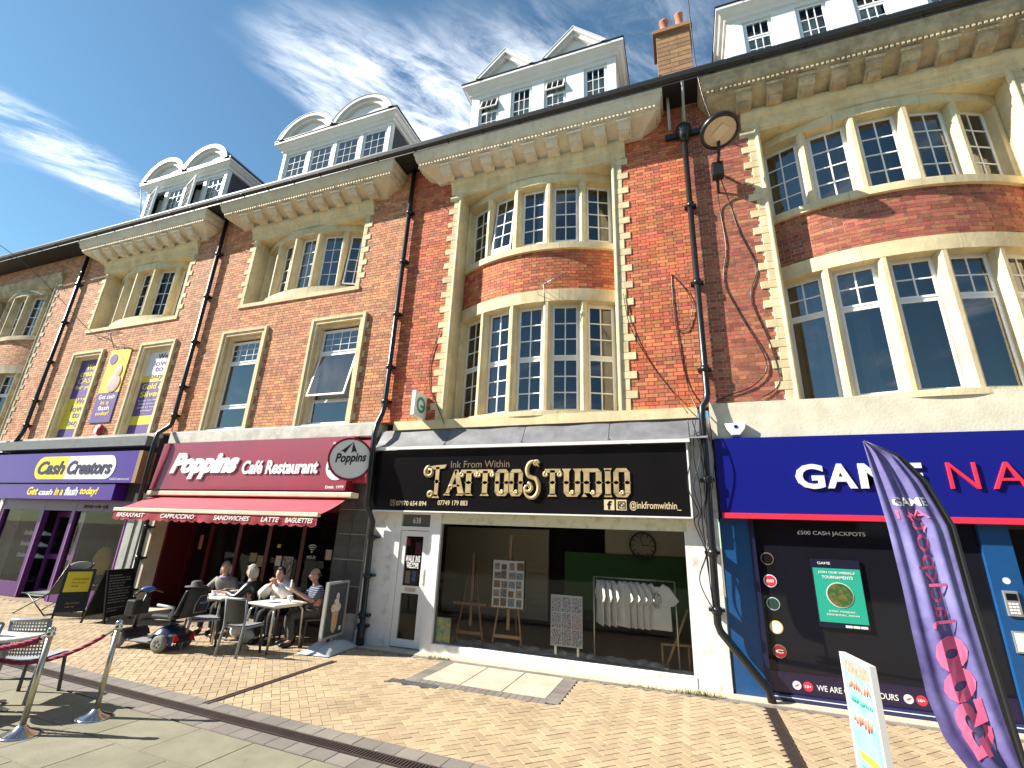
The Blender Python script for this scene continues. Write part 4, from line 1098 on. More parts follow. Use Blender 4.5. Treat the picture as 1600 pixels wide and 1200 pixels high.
for i, x in enumerate((-1.28, -1.08, -5.47)):
    p = MB(); p.box(x, x + .17 - (.05 if i == 2 else 0), -.224, -.22, 2.50, 2.67 - (.05 if i == 2 else 0)); ic = build('icon', p, PGOLD if i < 2 else DGOLD, ts)
    p = MB()
    if i == 0: p.text('f', x + .05, x + .13, 2.51, 2.65, -.224, .003, bold=.03)
    elif i == 1:
        p.tube([(x + .085 + .055 * sx_, -.226, 2.585 + .055 * sz_) for sx_, sz_ in ((-1, -1), (1, -1), (1, 1), (-1, 1), (-1, -1))], .008, 4); p.tube([(x + .085 + .03 * math.cos(q * .6), -.226, 2.585 + .03 * math.sin(q * .6)) for q in range(12)], .007, 4)
    else: p.tube([(x + .03, -.226, 2.58), (x + .045, -.226, 2.545), (x + .08, -.226, 2.525)], .009, 5)
    build('icon_mark', p, BLACKG, ic)
# café sign
CRED = mat('crimson_sign', (.26, .010, .035), .35, col2=(.20, .012, .035), scale=1.5, coat=.3)
cs_ = thing('shop_sign', 'crimson fascia sign with white lettering above the café awning', 'shop sign', (-9.4, -.2, 2.74))
p = MB(); p.prism([(-12.36, -.30, 2.78), (-12.36, -.02, 2.78), (-12.36, -.02, 3.94), (-12.36, -.22, 3.92)], (5.82, 0, 0)); build('board', p, CRED, cs_)
yy = lambda z: -.30 + (z - 2.78) * .07
def slant_text(root, m, s_, a, b, c, d, bo, sh, depth=.02, name='lettering'):
    p = MB(); p.text(s_, a, b, c, d, 0, depth, bold=bo, shear=sh, P=lambda x, o, z: (x, yy(z) - o - .002, z)); build(name, p, m, root)
slant_text(cs_, WHITE, 'Poppins', -11.80, -9.62, 3.02, 3.66, .058, .25, .035)
slant_text(cs_, WHITE, 'Café Restaurant', -9.48, -7.32, 3.13, 3.44, .03, .0, .025)
slant_text(cs_, WHITE, 'Estab. 1979', -7.04, -6.58, 2.82, 2.88, .02, 0, .004); slant_text(cs_, WHITE, 'No. 6', -7.07, -6.88, 3.76, 3.82, .02, .2, .004)
def umbrella_logo(mb_w, mb_d, P, s_):
    """white disc with a dark scalloped umbrella top and a word under it"""
    mb_w.prism([P(.5 * s_ * math.cos(a * PI / 14), .0, .5 * s_ * math.sin(a * PI / 14)) for a in range(28)], Vector(P(0, .006, 0)) - Vector(P(0, 0, 0)))
    for k in range(4):
        x0_ = -.30 + k * .15; pts = []
        top = (0.02, .44)
        arc = [(x0_ + .15 * j / 5, .16 + .05 * math.sin(PI * j / 5) - .02 * abs(k - 1.5)) for j in range(6)]
        if k % 2 == 0:
            poly = [top] + arc[::-1]
            mb_d.prism([P(a * s_, .007, b * s_) for a, b in poly], Vector(P(0, .004, 0)) - Vector(P(0, 0, 0)))
p = MB(); q = MB(); Pm = lambda x, o, z: (-6.82 + x, yy(3.3 + z) - .003 - o, 3.3 + z)
umbrella_logo(p, q, Pm, .62); q.text('Po', -.24, .02, -.10, .12, 0, .004, bold=.02, P=lambda x, o, z: Pm(x, .007 + o, z))
lg = build('logo', p, WHITE, cs_); build('logo_mark', q, mat('near_black', (.02, .012, .014), .5), lg)
ps_ = thing('projecting_sign', 'round white projecting sign with dark red rim beside the café fascia', 'hanging sign', (-6.35, -.25, 3.38))
T3 = frame_T((-6.33, -.52), R(38))
p = MB(T3); n = 32
p.prism([(.43 * math.cos(2 * PI * i / n), .0, 3.38 + .43 * math.sin(2 * PI * i / n)) for i in range(n)], (0, -.001, 0)); 
p = MB(); ring = []
for d_, r_ in ((-.09, .43), (.09, .43), (.09, .395), (.075, .39)): ring.append([T3(r_ * math.cos(2 * PI * i / n), d_, 3.38 + r_ * math.sin(2 * PI * i / n)) for i in range(n)])
vv = [v for r_ in ring for v in r_]; ff = [(k * n + i, k * n + (i + 1) % n, (k + 1) * n + (i + 1) % n, (k + 1) * n + i) for k in range(3) for i in range(n)] + [tuple(range(n))]
p.add(vv, ff); build('rim', p, CRED, ps_)
p = MB(); q = MB(); Pm2 = lambda x, o, z: T3(x, .07 + o, 3.38 + z)
umbrella_logo(p, q, Pm2, .78); q.text('Poppins', -.28, .30, -.12, .12, 0, .004, bold=.03, shear=.15, P=lambda x, o, z: Pm2(x, .008 + o, z + x * .12))
fc = build('face', p, mat('sign_cream', (.78, .76, .72), .4), ps_); build('logo_mark', q, MAT['near_black'], fc)
p = MB(); p.box(-6.35, -6.30, -.42, .0, 3.34, 3.38); p.box(-6.35, -6.30, -.42, .0, 3.05, 3.08); build('bracket_arm', p, BLACKM, ps_, kind='stuff')
p = MB(); p.box(-6.52, -6.18, -.14, -.01, 2.95, 3.85); build('back_panel', p, mat('pink_red_panel', (.42, .04, .08), .5, col2=(.3, .02, .05), scale=9), ps_)
# awning
AWN = mat('red_awning_cloth', (.52, .05, .075), .75, col2=(.44, .045, .07), scale=1.2)
aw = thing('awning', 'faded red fabric awning with white lettering over the café tables', 'awning', (-9.3, -.5, 2.2))
ax0, ax1, yF, zF, zB = -12.1, -6.42, -1.06, 2.27, 2.66
bx0, bx1 = -12.40, -6.55
p = MB(); p.smooth = True
p.grid(lambda u, v: ((bx0 + (bx1 - bx0) * u) * (1 - v) + (ax0 + (ax1 - ax0) * u) * v, -.12 + (yF + .12) * v, zB + (zF - zB) * v - .03 * math.sin(PI * v) - .006 * math.sin(u * 40) * v), 60, 8); build('canopy', p, AWN, aw)
p = MB(); p.box(-12.42, -6.35, -.30, -.06, 2.64, 2.75); build('cassette', p, CREAMY, aw, bevel=.02)
p = MB(); p.box(ax0 - .02, ax1 + .02, yF - .05, yF + .03, zF - .05, zF + .03); build('front_bar', p, CREAMY, aw, bevel=.012)
p = MB(); nsc = 24
p.grid(lambda u, v: (ax0 + (ax1 - ax0) * u, yF - .03 + .012 * math.sin(u * 60) * v, zF - .05 - v * (.15 + .035 * abs(math.sin(u * nsc * PI)))), 240, 3); va = build('valance', p, mat('red_valance', (.34, .02, .04), .8, var=.25, scale=4), aw)
for s_, a, b in (('BREAKFAST', -11.95, -11.05), ('CAPPUCCINO', -10.55, -9.55), ('SANDWICHES', -9.0, -8.05), ('LATTE', -7.75, -7.3), ('BAGUETTES', -7.15, -6.5)):
    p = MB(); p.text(s_, a, b, zF - .165, zF - .075, yF - .048, .003, bold=.015, shear=.2); build('lettering', p, WHITE, va)
for x in (-11.6, -7.0):
    p = MB(); p.tube([(x, -.2, 2.56), (x + .35, -.6, 2.38), (x, -1.0, 2.22)], .022, 8); build('folding_arm', p, WHITE, aw)
# pawn shop signs
pw_ = thing('shop_sign', 'purple fascia sign with a yellow and white oval above the pawn shop', 'shop sign', (-16, -.2, 2.93))
p = MB(); p.box(-19.3, -13.0, -.36, -.02, 2.93, 3.74); build('board', p, PURPLE, pw_)
p = MB(); p.box(-13.0, -12.86, -.36, -.02, 2.93, 3.74); build('board_return', p, mat('tan_return', (.25, .16, .07), .6), pw_)
def stadium(x0_, x1_, z0_, z1_, y, d, k0=0, k1=1):
    r_ = (z1_ - z0_) / 2; zc = (z0_ + z1_) / 2; pts = []
    for i in range(13): a = PI / 2 + PI * i / 12; pts.append((x0_ + r_ + r_ * math.cos(a), y, zc + r_ * math.sin(a)))
    for i in range(13): a = -PI / 2 + PI * i / 12; pts.append((x1_ - r_ + r_ * math.cos(a), y, zc + r_ * math.sin(a)))
    m_ = MB(); m_.prism(pts, (0, d, 0)); return m_
ov = build('oval', stadium(-17.12, -13.74, 3.02, 3.64, -.37, .01), WHITE, pw_)
yo = stadium(-17.12, -15.2, 3.02, 3.64, -.374, .004); yo.v = [(min(v[0], -15.75), v[1], v[2]) for v in yo.v]; build('oval_half', yo, YEL, ov)
letters(pw_, mat('ink_navy', (.02, .012, .06), .5), [('Cash', -16.98, -15.80, 3.15, 3.52, .035, .2), ('Creators', -15.68, -13.88, 3.15, 3.52, .035, .2)], -.376, depth=.006)
letters(pw_, WHITE, [('CashCreators.co.uk', -13.85, -13.1, 3.0, 3.06, .0, 0)], -.36, depth=.003)
pl_ = thing('shop_sign', 'narrow purple sign under the oval pawn shop sign, on the shutter box', 'shop sign', (-16, -.2, 2.5))
p = MB(); p.box(-19.0, -13.6, -.33, -.02, 2.50, 2.90); build('board', p, PURPLE, pl_)
letters(pl_, YEL, [('Get', -17.2, -16.72, 2.60, 2.82, .03, .2), ('in a', -15.98, -15.62, 2.60, 2.80, .03, .2), ('today!', -14.92, -14.2, 2.58, 2.82, .03, .2)], -.33, depth=.005)
letters(pl_, WHITE, [('cash', -16.66, -16.06, 2.60, 2.76, .03, .2), ('flash', -15.54, -15.0, 2.60, 2.82, .03, .2)], -.33, depth=.005)
pj = thing('wall_poster', 'yellow and purple poster board on the brick between the two banner windows', 'poster', (-15.65, 0, 4.7))
Tp = frame_T((-16.08, -.03), 0)
banner(pj, Tp, .90, 4.66, 6.92, [(0, .40, PUR), (.40, 1, YEL)], [('Get cash', .12, .9, .31, .37, WHT, .02), ('in a', .3, .7, .235, .29, YEL, .02), ('flash', .25, .8, .16, .22, WHT, .02), ('today!', .2, .85, .08, .145, YEL, .02)], name='board')
p = MB(); p.ell((-15.45, -.04, 6.2), (.16, .012, .22)); p.ell((-15.5, -.04, 5.83), (.28, .012, .28)); build('picture', p, mat('pink_print', (.55, .30, .26), .7, col2=(.6, .45, .42), scale=8), pj)
p = MB(); p.disc((-15.85, -.04, 6.62), .17, 20); build('picture_roundel', p, PUR, pj)
# arcade sign
gs = thing('shop_sign', 'royal blue fascia sign with white and red lettering above the arcade', 'shop sign', (3.8, -.1, 2.5))
p = MB(); p.box(.52, 7.04, -.15, -.0, 2.50, 3.67); build('board', p, NAVY, gs)
p = MB(); p.box(.54, 7.04, -.17, -.0, 2.42, 2.50); build('red_strip', p, REDL, gs)
letters(gs, WHITE, [('G', 1.61, 1.98, 2.865, 3.235, .03, 0), ('A', 2.01, 2.38, 2.875, 3.235, .03, 0), ('M', 2.43, 2.82, 2.875, 3.235, .03, 0), ('E', 2.92, 3.19, 2.875, 3.235, .03, 0)], -.15, 'letter', .03)
letters(gs, REDL, [('N', 3.47, 3.79, 2.875, 3.235, -.012, 0), ('A', 3.93, 4.31, 2.875, 3.235, -.012, 0)], -.15, 'letter', .03)
# small projecting sign with a green ring
es = thing('projecting_sign', 'small white box sign with a green ring emblem on the red brick wall', 'hanging sign', (-5.03, 0, 4.25))
p = MB(); p.box(-5.075, -4.985, -.48, -.02, 4.26, 4.78); build('box', p, WHITE, es, bevel=.008)
for xs_, sg in ((-4.985, 1), (-5.075, -1)):
    p = MB(); c_ = (0, -.25, 4.52)
    p.add([(xs_ + sg * .003, -.25 + rr * 1.0 * math.cos(q * PI / 14), 4.52 + rr * math.sin(q * PI / 14)) for rr in (.17, .105) for q in range(28)], [(i, (i + 1) % 28, 28 + (i + 1) % 28, 28 + i) for i in range(28)]); p.box(*(sorted((xs_, xs_ + sg * .004))), -.27, -.14, 4.47, 4.52)
    build('emblem', p, mat('emblem_green', (.02, .27, .20), .4), es)
# alarm boxes
al = thing('alarm_box', 'white burglar alarm box with blue mark on the cream band', 'alarm', (.86, -.05, 3.7))
p = MB(); p.prism([(.70, -.14, 3.92), (1.03, -.14, 3.92), (1.0, -.14, 3.82), (.92, -.14, 3.72), (.80, -.14, 3.72), (.73, -.14, 3.82)], (0, .09, 0)); build('housing', p, WHITE, al, bevel=.012)
p = MB(); p.box(.80, .92, -.13, -.06, 3.685, 3.72); build('strobe', p, mat('blue_lens', (.02, .03, .12), .2), al)
p = MB(); p.disc((.865, -.146, 3.86), .03, 16); build('mark', p, NAVY, al)
a2 = thing('alarm_box', 'round red and white alarm bell box over the pawn shop sign', 'alarm', (-15.45, -.02, 4.45))
p = MB(); p.lathe([(.15, 0), (.16, -.05), (.13, -.09), (.04, -.10)], (-15.45, -.02, 4.43), 20, 'y'); build('housing', p, WHITE, a2)
p = MB(); p.lathe([(.163, -.02), (.165, -.05), (.135, -.095), (.03, -.105)], (-15.445, -.02, 4.43), 20, 'y'); p.v = [(max(v[0], -15.43), v[1], v[2]) for v in p.v]; build('red_half', p, mat('alarm_red', (.3, .02, .03), .4), a2)

# ---------------------------------------------------------------- pipes, lamp, cables, aerials, chimneys
def downpipe(path, label, joints, r=.055, hopper=None, n=12):
    root = thing('drainpipe', label, 'drainpipe', path[-1], group='black drainpipes')
    p = MB(); p.tube(path, r, n); build('pipe', p, BLACKM, root)
    for (x, y, z) in joints:
        p = MB(); p.cyl((x, y, z - .05), (x, y, z + .05), r * 1.28, n=n); build('collar', p, BLACKM, root)
        p = MB(); p.box(x - .11, x + .11, y + .01, .0, z - .02, z + .025); build('bracket', p, BLACKM, root)
    if hopper:
        x, y, z = hopper
        p = MB(); p.lathe([(.06, -.25), (.11, -.12), (.15, .0), (.15, .1), (.12, .15)], (x, y, z), 12); build('hopper', p, BLACKM, root)
        p = MB(); p.box(x - .36, x + .34, y + .03, y + .10, z - .06, z + .06); build('hopper_bracket', p, BLACKM, root)
    return root
ra = downpipe([(.50, -.12, 9.95), (.48, -.12, 4.45), (.46, -.14, 4.33), (.38, -.2, 4.20), (.37, -.2, 4.05), (.33, -.2, .92), (.36, -.2, .82), (.90, -.22, .16), (.93, -.22, .02)], 'black drainpipe between the tattoo studio and the arcade, bending aside at its foot', [(.50, -.12, 8.3), (.49, -.12, 6.6), (.48, -.12, 4.9), (.36, -.2, 3.0), (.345, -.2, 1.9), (.335, -.2, 1.1)], hopper=(.50, -.14, 10.1))
for x in (.24, .54):
    p = MB(); p.tube([(x, -.62 if x > .3 else -.3, 10.95), (x, -.3, 10.7), (x - .0, -.16, 10.2)], .03, 8); build('inlet_pipe', p, mat('grey_pipe', (.35, .36, .36), .5), ra)
for (xc, lab, low) in ((-5.98, 'black drainpipe between the café and the tattoo studio, down to the paving', .05), (-12.47, 'black drainpipe between the pawn shop and the café', .05), (-18.95, 'black drainpipe at the left edge of the pawn shop building', 4.1)):
    pts = [(xc, -.10, 10.9), (xc, -.10, 4.6), (xc - .02, -.12, 4.42), (xc + .02, -.30 if xc > -7 else -.4, 4.15), (xc + .03, -.36 if xc > -7 else -.42, 3.9), (xc + .06, -.33 if xc > -7 else -.42, 2.5), (xc + .10, -.14, 2.2), (xc + .14, -.12, .25), (xc + .2, -.2, low)]
    if low > 1: pts = pts[:3] + [(xc, -.2, 4.15)]
    rp = downpipe(pts, lab, [(xc, -.10, z) for z in (9.6, 8.2, 6.8, 5.5, 4.7)] + ([(xc + .12, -.12, z) for z in (1.9, 1.2, .5, .32)] if low < 1 else []), n=10)
    if low < 1:
        p = MB(); p.tube([(xc + .14, -.12, .34), (xc + .14, -.13, .14), (xc + .2, -.2, .02)], .075, 10); build('shoe', p, BLACKM, rp)
# street lamp on the wall of B4
lp = thing('street_lamp', 'round black rimmed street lamp bracketed to the brown red brick wall', 'street lamp', (1.05, 0, 8.8))
LC = Vector((1.09, -.72, 9.36))
axis = Vector((.12, -.28, -1)).normalized(); ua = axis.orthogonal().normalized(); ub = axis.cross(ua)
def dring(p, prof, n=36):
    pts = [tuple(LC + axis * h + (ua * math.cos(2 * PI * j / n) + ub * math.sin(2 * PI * j / n)) * r_) for r_, h in prof for j in range(n)]
    p.add(pts, [(i * n + j, i * n + (j + 1) % n, (i + 1) * n + (j + 1) % n, (i + 1) * n + j) for i in range(len(prof) - 1) for j in range(n)])
p = MB(); p.smooth = True; dring(p, [(.02, -.10), (.30, -.09), (.345, -.05), (.35, .03), (.335, .045), (.29, .045), (.285, .02)]); build('lamp_housing', p, BLACKM, lp)
p = MB(); dring(p, [(.287, .022), (.001, .03)]); lens = build('lens', p, mat('lamp_lens', (.60, .50, .36), .35), lp)
p = MB(); qq = [LC + axis * .034 + ua * a + ub * b for a, b in ((-.09, -.14), (.09, -.14), (.09, .14), (-.09, .14))]; p.prism([tuple(v) for v in qq], tuple(axis * .012)); build('led_tray', p, CREAM, lens)
p = MB(); p.tube([tuple(LC - axis * .08 + Vector((0, .1, 0))), (1.06, -.45, 9.05), (1.04, -.30, 8.95)], .03, 8); build('neck', p, BLACKM, lp)
p = MB(); p.box(.93, 1.13, -.36, -.18, 8.70, 9.0); build('control_box', p, BLACKM, lp, bevel=.01)
p = MB(); p.tube([(1.03, -.27, 8.8), (1.03, .0, 8.55)], .025, 6); build('arm', p, BLACKM, lp)
p = MB(); p.tube([(1.0, -.27, 8.95), (1.0, .0, 9.1)], .025, 6); build('arm', p, BLACKM, lp)
def cable(pts, label, r=.009, m=None, sag=0, cat='cable', group='cables on the walls'):
    P = [Vector(q) for q in pts]; path = []
    for i in range(len(P) - 1):
        for k in range(8):
            t = k / 8; a, b, c, d = P[max(i - 1, 0)], P[i], P[i + 1], P[min(i + 2, len(P) - 1)]
            path.append(tuple(.5 * ((2 * b) + (c - a) * t + (2 * a - 5 * b + 4 * c - d) * t * t + (3 * b - a - 3 * c + d) * t ** 3)))
    path.append(tuple(P[-1])); mb = MB(); mb.tube(path, r, 5)
    return single('cable', mb, m or BLACKM, label, cat, group, loc=pts[0])
cable([(.98, -.72, 9.6), (.80, -.75, 11.3), (.70, -2.2, 14.5), (.6, -5, 17)], 'long black wire rising from the round street lamp into the sky', .012)
cable([(1.0, -.2, 8.7), (1.02, -.03, 8.2), (1.05, -.02, 7.3), (.95, -.02, 6.6), (1.15, -.02, 5.9), (1.45, -.03, 5.0), (1.25, -.03, 4.6), (.75, -.03, 4.4), (.6, -.1, 4.3)], 'black cable looping down the brown brick from the street lamp box')
cable([(1.08, -.2, 8.7), (1.2, -.02, 8.3), (1.3, -.02, 7.6), (1.5, -.02, 6.8), (1.35, -.02, 6.2), (1.55, -.02, 5.3), (1.6, -.02, 4.6), (1.3, -.03, 4.35)], 'black cable nearest the stone quoins of the arcade building')
cable([(.06, -.01, 6.9), (.05, -.02, 6.2), (.1, -.02, 5.4), (.2, -.03, 4.6), (.32, -.2, 4.1)], 'black cable hanging straight down the red brick beside the drainpipe')
cable([(.06, -.01, 6.9), (.25, -.02, 6.6), (.38, -.03, 6.2), (.26, -.03, 5.75), (.1, -.03, 5.7)], 'short looped black cable on the red brick beside the drainpipe', .007)
cable([(-.85, -.04, 6.6), (-.75, -.04, 5.9), (-.45, -.02, 5.2), (-.1, -.02, 4.6), (.15, -.2, 4.1)], 'thin cable slanting across the red brick from the bay to the flashing', .008)
cable([(-4.85, -.03, 6.3), (-5.0, -.02, 5.6), (-4.95, -.02, 5.0), (-4.75, -.03, 4.6), (-4.5, -.1, 4.15)], 'thin cable on the red brick left of the bay', .008)
cable([(-22, -3.5, 11.6), (-19.5, -1.4, 9.8), (-17.2, -.1, 7.6), (-15.2, -.05, 6.9)], 'thin overhead wire crossing to the pawn shop building', .010)
for k in range(5):
    x = .14 + .06 * k
    cable([(x, -.24, 4.0), (x + .10 * math.sin(k * 2), -.27, 3.4), (x - .08 + .03 * k, -.26, 2.9), (x + .05 * math.cos(k), -.22, 2.5), (x - .02, -.06, 2.35 - .03 * k), (.26, -.14, 1.9), (.27 - .14 * (k % 2), -.2, 1.5), (.29, -.26, 1.1)], ['thick black cable tangled beside the tattoo sign end', 'second black cable hanging beside the tattoo sign end', 'black cable looping out at the tattoo sign end', 'thin black cable running down the white pier', 'outermost black cable beside the slanting drainpipe'][k], .008)
def aerial(base, d, up, n, label, s_=1.):
    root = thing('tv_aerial', label, 'aerial', base, group='television aerials')
    b = Vector(base); d = Vector(d).normalized(); side = d.cross(Vector((0, 0, 1))).normalized()
    m_ = mat('aerial_metal', (.25, .25, .26), .4, .8)
    p = MB(); p.tube([tuple(b), tuple(b + Vector(up))], .014, 6); build('mast', p, m_, root)
    t = b + Vector(up); p = MB(); p.tube([tuple(t - d * .15), tuple(t + d * .55 * s_)], .010, 6); build('boom', p, m_, root)
    p = MB()
    for i in range(n): c_ = t + d * (.55 * s_ * i / (n - 1)); p.tube([tuple(c_ - side * (.11 - .004 * i)), tuple(c_ + side * (.11 - .004 * i))], .006, 5)
    build('elements', p, m_, root, kind='stuff')
    p = MB(); c_ = t - d * .15
    for k in (-1, 1): p.tube([tuple(c_ + Vector((0, 0, .04 * k))), tuple(c_ - d * .06 + side * .16 + Vector((0, 0, .14 * k)))], .006, 5); p.tube([tuple(c_ + Vector((0, 0, .04 * k))), tuple(c_ - d * .06 - side * .16 + Vector((0, 0, .14 * k)))], .006, 5)
    build('reflector', p, m_, root, kind='stuff')
aerial((-2.42, -.08, 6.55), (1, -.25, .22), (0, -.12, .42), 9, 'television aerial fixed in front of the curved red brick spandrel')
aerial((-16.0, -.05, 7.0), (1, -.1, .0), (0, -.2, .35), 8, 'television aerial on the brick above the yellow poster board')
aerial((-17.75, .35, 12.6), (1, .0, .15), (-.25, -.1, 1.0), 9, 'television aerial beside the leftmost dormer', 1.3)
BUFFB = mat('buff_chimney_brick', (.30, .165, .085), .9, col2=(.19, .12, .06), scale=5, rnd=.2, bump=.4)
def chimney(x0, x1, y0, y1, z0, z1, label, pots):
    root = thing('chimney', label, 'chimney', ((x0 + x1) / 2, (y0 + y1) / 2, z0))
    p = MB(); p.box(x0 + .01, x1 - .01, y0 + .01, y1 - .01, z0, z1); build('core', p, MO2, root)
    z = z0; k = 0
    while z < z1 - .05:
        h = .135
        for (a, b) in ((x0, (x0 + x1) / 2 + (.1 if k % 2 else -.1)), ((x0 + x1) / 2 + (.1 if k % 2 else -.1) + .012, x1)):
            p = MB(); p.box(a, b, y0, y1, z, min(z + h, z1)); build('block', p, BUFFB, root, bevel=.006)
        z += h + .012; k += 1
    p = MB(); p.box(x0 - .08, x1 + .08, y0 - .08, y1 + .08, z1, z1 + .12); build('cap', p, BUFFB, root, bevel=.01)
    for (x, r_, h_) in pots:
        p = MB(); p.lathe([(r_ * .95, 0), (r_, .03), (r_ * .85, .08), (r_ * .8, h_ - .06), (r_ * .95, h_ - .04), (r_ * .95, h_), (r_ * .7, h_), (r_ * .7, h_ - .2)], (x, y0 + .16, z1 + .11), 14); build('chimney_pot', p, mat('terracotta', (.42, .17, .09), .8, var=.3), root)
chimney(.12, .92, .9, 1.6, 11.3, 14.4, 'tall buff chimney stack with two clay pots between the right hand buildings', ((.34, .13, .5), (.72, .12, .6)))
chimney(-19.7, -19.2, .5, 1.2, 11.2, 12.35, 'short brick chimney stub at the left end of the roofs', ())
chimney(-9.5, -9.2, 2.6, 3.2, 13.0, 14.6, 'chimney behind the arched café dormer, only its pot showing', ((-9.33, .12, .35),))
# ---------------------------------------------------------------- furniture and street things
ALU = mat('brushed_metal', (.55, .54, .50), .35, .85); CHROME = mat('polished_steel', (.62, .60, .56), .16, 1.0, var=.15, scale=8)
GREYP = mat('grey_plastic', (.22, .24, .26), .5); DGREY = mat('dark_grey_plastic', (.06, .065, .07), .5); TABLET = mat('white_table_top', (.72, .70, .62), .4)
BLKP = mat('black_plastic', (.014, .014, .015), .4)
def cafe_table(loc, rz, label, group='white café tables', s_=.7):
    r = thing('cafe_table', label, 'table', loc, group, rz)
    p = MB(); p.box(-s_ / 2, s_ / 2, -s_ / 2, s_ / 2, .715, .745); build('table_top', p, TABLET, r, local=True, bevel=.01)
    p = MB(); p.box(-s_ / 2 + .05, s_ / 2 - .05, -s_ / 2 + .05, s_ / 2 - .05, .685, .715); build('apron', p, ALU, r, local=True)
    for a in (-1, 1):
        for b in (-1, 1):
            p = MB(); p.tube([(a * (s_ / 2 - .10), b * (s_ / 2 - .10), .70), (a * (s_ / 2 - .05), b * (s_ / 2 - .05), .62), (a * (s_ / 2 - .02), b * (s_ / 2 - .02), 0)], .019, 8); build('leg', p, ALU, r, local=True)
    return r
def cafe_chair(loc, rz, label, seat=GREYP, lattice=False, group='grey café chairs'):
    """local: sitter faces -Y, back at +Y"""
    r = thing('cafe_chair', label, 'chair', loc, group, rz)
    p = MB(); p.grid(lambda u, v: (-.21 + .42 * u, -.22 + .44 * v, .455 - .015 * math.sin(PI * u) + .0), 6, 6)
    p.box(-.215, .215, -.225, .215, .41, .44); build('seat', p, seat, r, local=True)
    for sx_ in (-1, 1):
        p = MB(); p.tube([(sx_ * .19, -.20, .44), (sx_ * .215, -.235, 0)], .02, 8); build('leg', p, DGREY, r, local=True)
        p = MB(); p.tube([(sx_ * .20, .28, 0), (sx_ * .19, .215, .42), (sx_ * .195, .225, .60), (sx_ * .20, .27, .86)], .021, 8); build('back_post', p, GREYP, r, local=True)
    bk = MB()
    bend = lambda x, z: .215 + (z - .45) * .13 + .05 * (1 - (x / .2) ** 2) * .6
    if lattice:
        for i in range(11):
            z = .50 + i * .035; bk.tube([(x, bend(x, z), z) for x in (-.19, -.1, 0, .1, .19)], .009, 5)
        for i in range(13):
            x = -.18 + i * .03; bk.tube([(x, bend(x, z), z) for z in (.48, .62, .76, .86)], .007, 5)
        build('back_panel', bk, seat, r, local=True, kind='stuff')
    else:
        bk.grid(lambda u, v: (-.19 + .38 * u, bend(-.19 + .38 * u, .50 + .34 * v), .50 + .34 * v), 8, 4); bk.grid(lambda u, v: (-.19 + .38 * (1 - u), bend(-.19 + .38 * (1 - u), .50 + .34 * v) + .012, .50 + .34 * v), 8, 4); build('back_panel', bk, MAT['black_plastic'] if seat is GREYP else seat, r, local=True)
    p = MB(); p.tube([(x, bend(x, .86), .86) for x in (-.2, -.1, 0, .1, .2)], .022, 8); build('top_rail', p, GREYP, r, local=True)
    p = MB(); p.tube([(-.2, .24, .25), (.2, .24, .25)], .012, 6); build('stretcher', p, DGREY, r, local=True)
    return r
tA = cafe_table((-8.42, -1.08, 0), R(8), 'white topped café table by the mobility scooter, with cups')
tB = cafe_table((-6.98, -1.10, 0), R(-6), 'white topped café table in front of the person in white')
cafe_chair((-7.12, -1.62, 0), R(186), 'empty grey café chair with its back to the street at the café tables')
cafe_chair((-8.15, -1.55, 0), R(150), 'empty grey café chair beside the mobility scooter')
CUP = mat('white_china', (.78, .77, .74), .2)
def cup(loc, label, h=.075, r=.042, saucer=True):
    t = thing('cup', label, 'cup', loc, 'cups on the café tables')
    p = MB(); p.lathe([(r * .6, 0), (r * .9, h * .4), (r, h), (r * .9, h), (r * .8, h * .45), (.001, h * .3)], (0, 0, .008), 14); build('bowl', p, CUP, t, local=True)
    p = MB(); p.tube([(r * .9, 0, h * .85), (r * 1.6, 0, h * .7), (r * 1.55, 0, h * .4), (r * .85, 0, h * .3)], .007, 6); build('handle', p, CUP, t, local=True)
    if saucer: p = MB(); p.lathe([(.03, 0), (.075, .012), (.07, .014), (.001, .008)], (0, 0, 0), 16); build('saucer', p, CUP, t, local=True)
cup((-8.50, -1.15, .745), 'white cup nearest the grey haired woman'); cup((-8.25, -.98, .745), 'white cup at the right of the scooter side table')
cup((-7.12, -1.1, .745), 'white cup at the left of the table of the person in white'); cup((-6.80, -1.02, .745), 'tall white mug at the right of the table of the person in white', .10, .045, False)
p = MB(); p.lathe([(.05, 0), (.11, .015), (.105, .018), (.001, .01)], (0, 0, 0), 18); single('plate', p, CUP, 'white plate between the two cups of the person in white', 'plate').location = (-6.98, -1.2, .747)

# people ------------------------------------------------------------------
TMP = bpy.data.scenes.new('tmp')
def skin_mesh(V, Eg, sub=1):
    me = bpy.data.meshes.new('sk'); names = list(V); idx = {n_: i for i, n_ in enumerate(names)}
    me.from_pydata([V[n_][0] for n_ in names], [(idx[a], idx[b]) for a, b in Eg], [])
    o = bpy.data.objects.new('sk', me); TMP.collection.objects.link(o); o.modifiers.new('s', 'SKIN')
    for i, n_ in enumerate(names):
        d = me.skin_vertices[0].data[i]; r_ = V[n_][1]; d.radius = r_ if isinstance(r_, tuple) else (r_, r_); d.use_root = (i == 0)
    u = o.modifiers.new('u', 'SUBSURF'); u.levels = sub; u.render_levels = sub
    vl = TMP.view_layers[0]; vl.update(); m2 = bpy.data.meshes.new_from_object(o.evaluated_get(vl.depsgraph))
    r = ([tuple(v.co) for v in m2.vertices], [tuple(p_.vertices) for p_ in m2.polygons])
    bpy.data.objects.remove(o); bpy.data.meshes.remove(me); bpy.data.meshes.remove(m2)
    return r
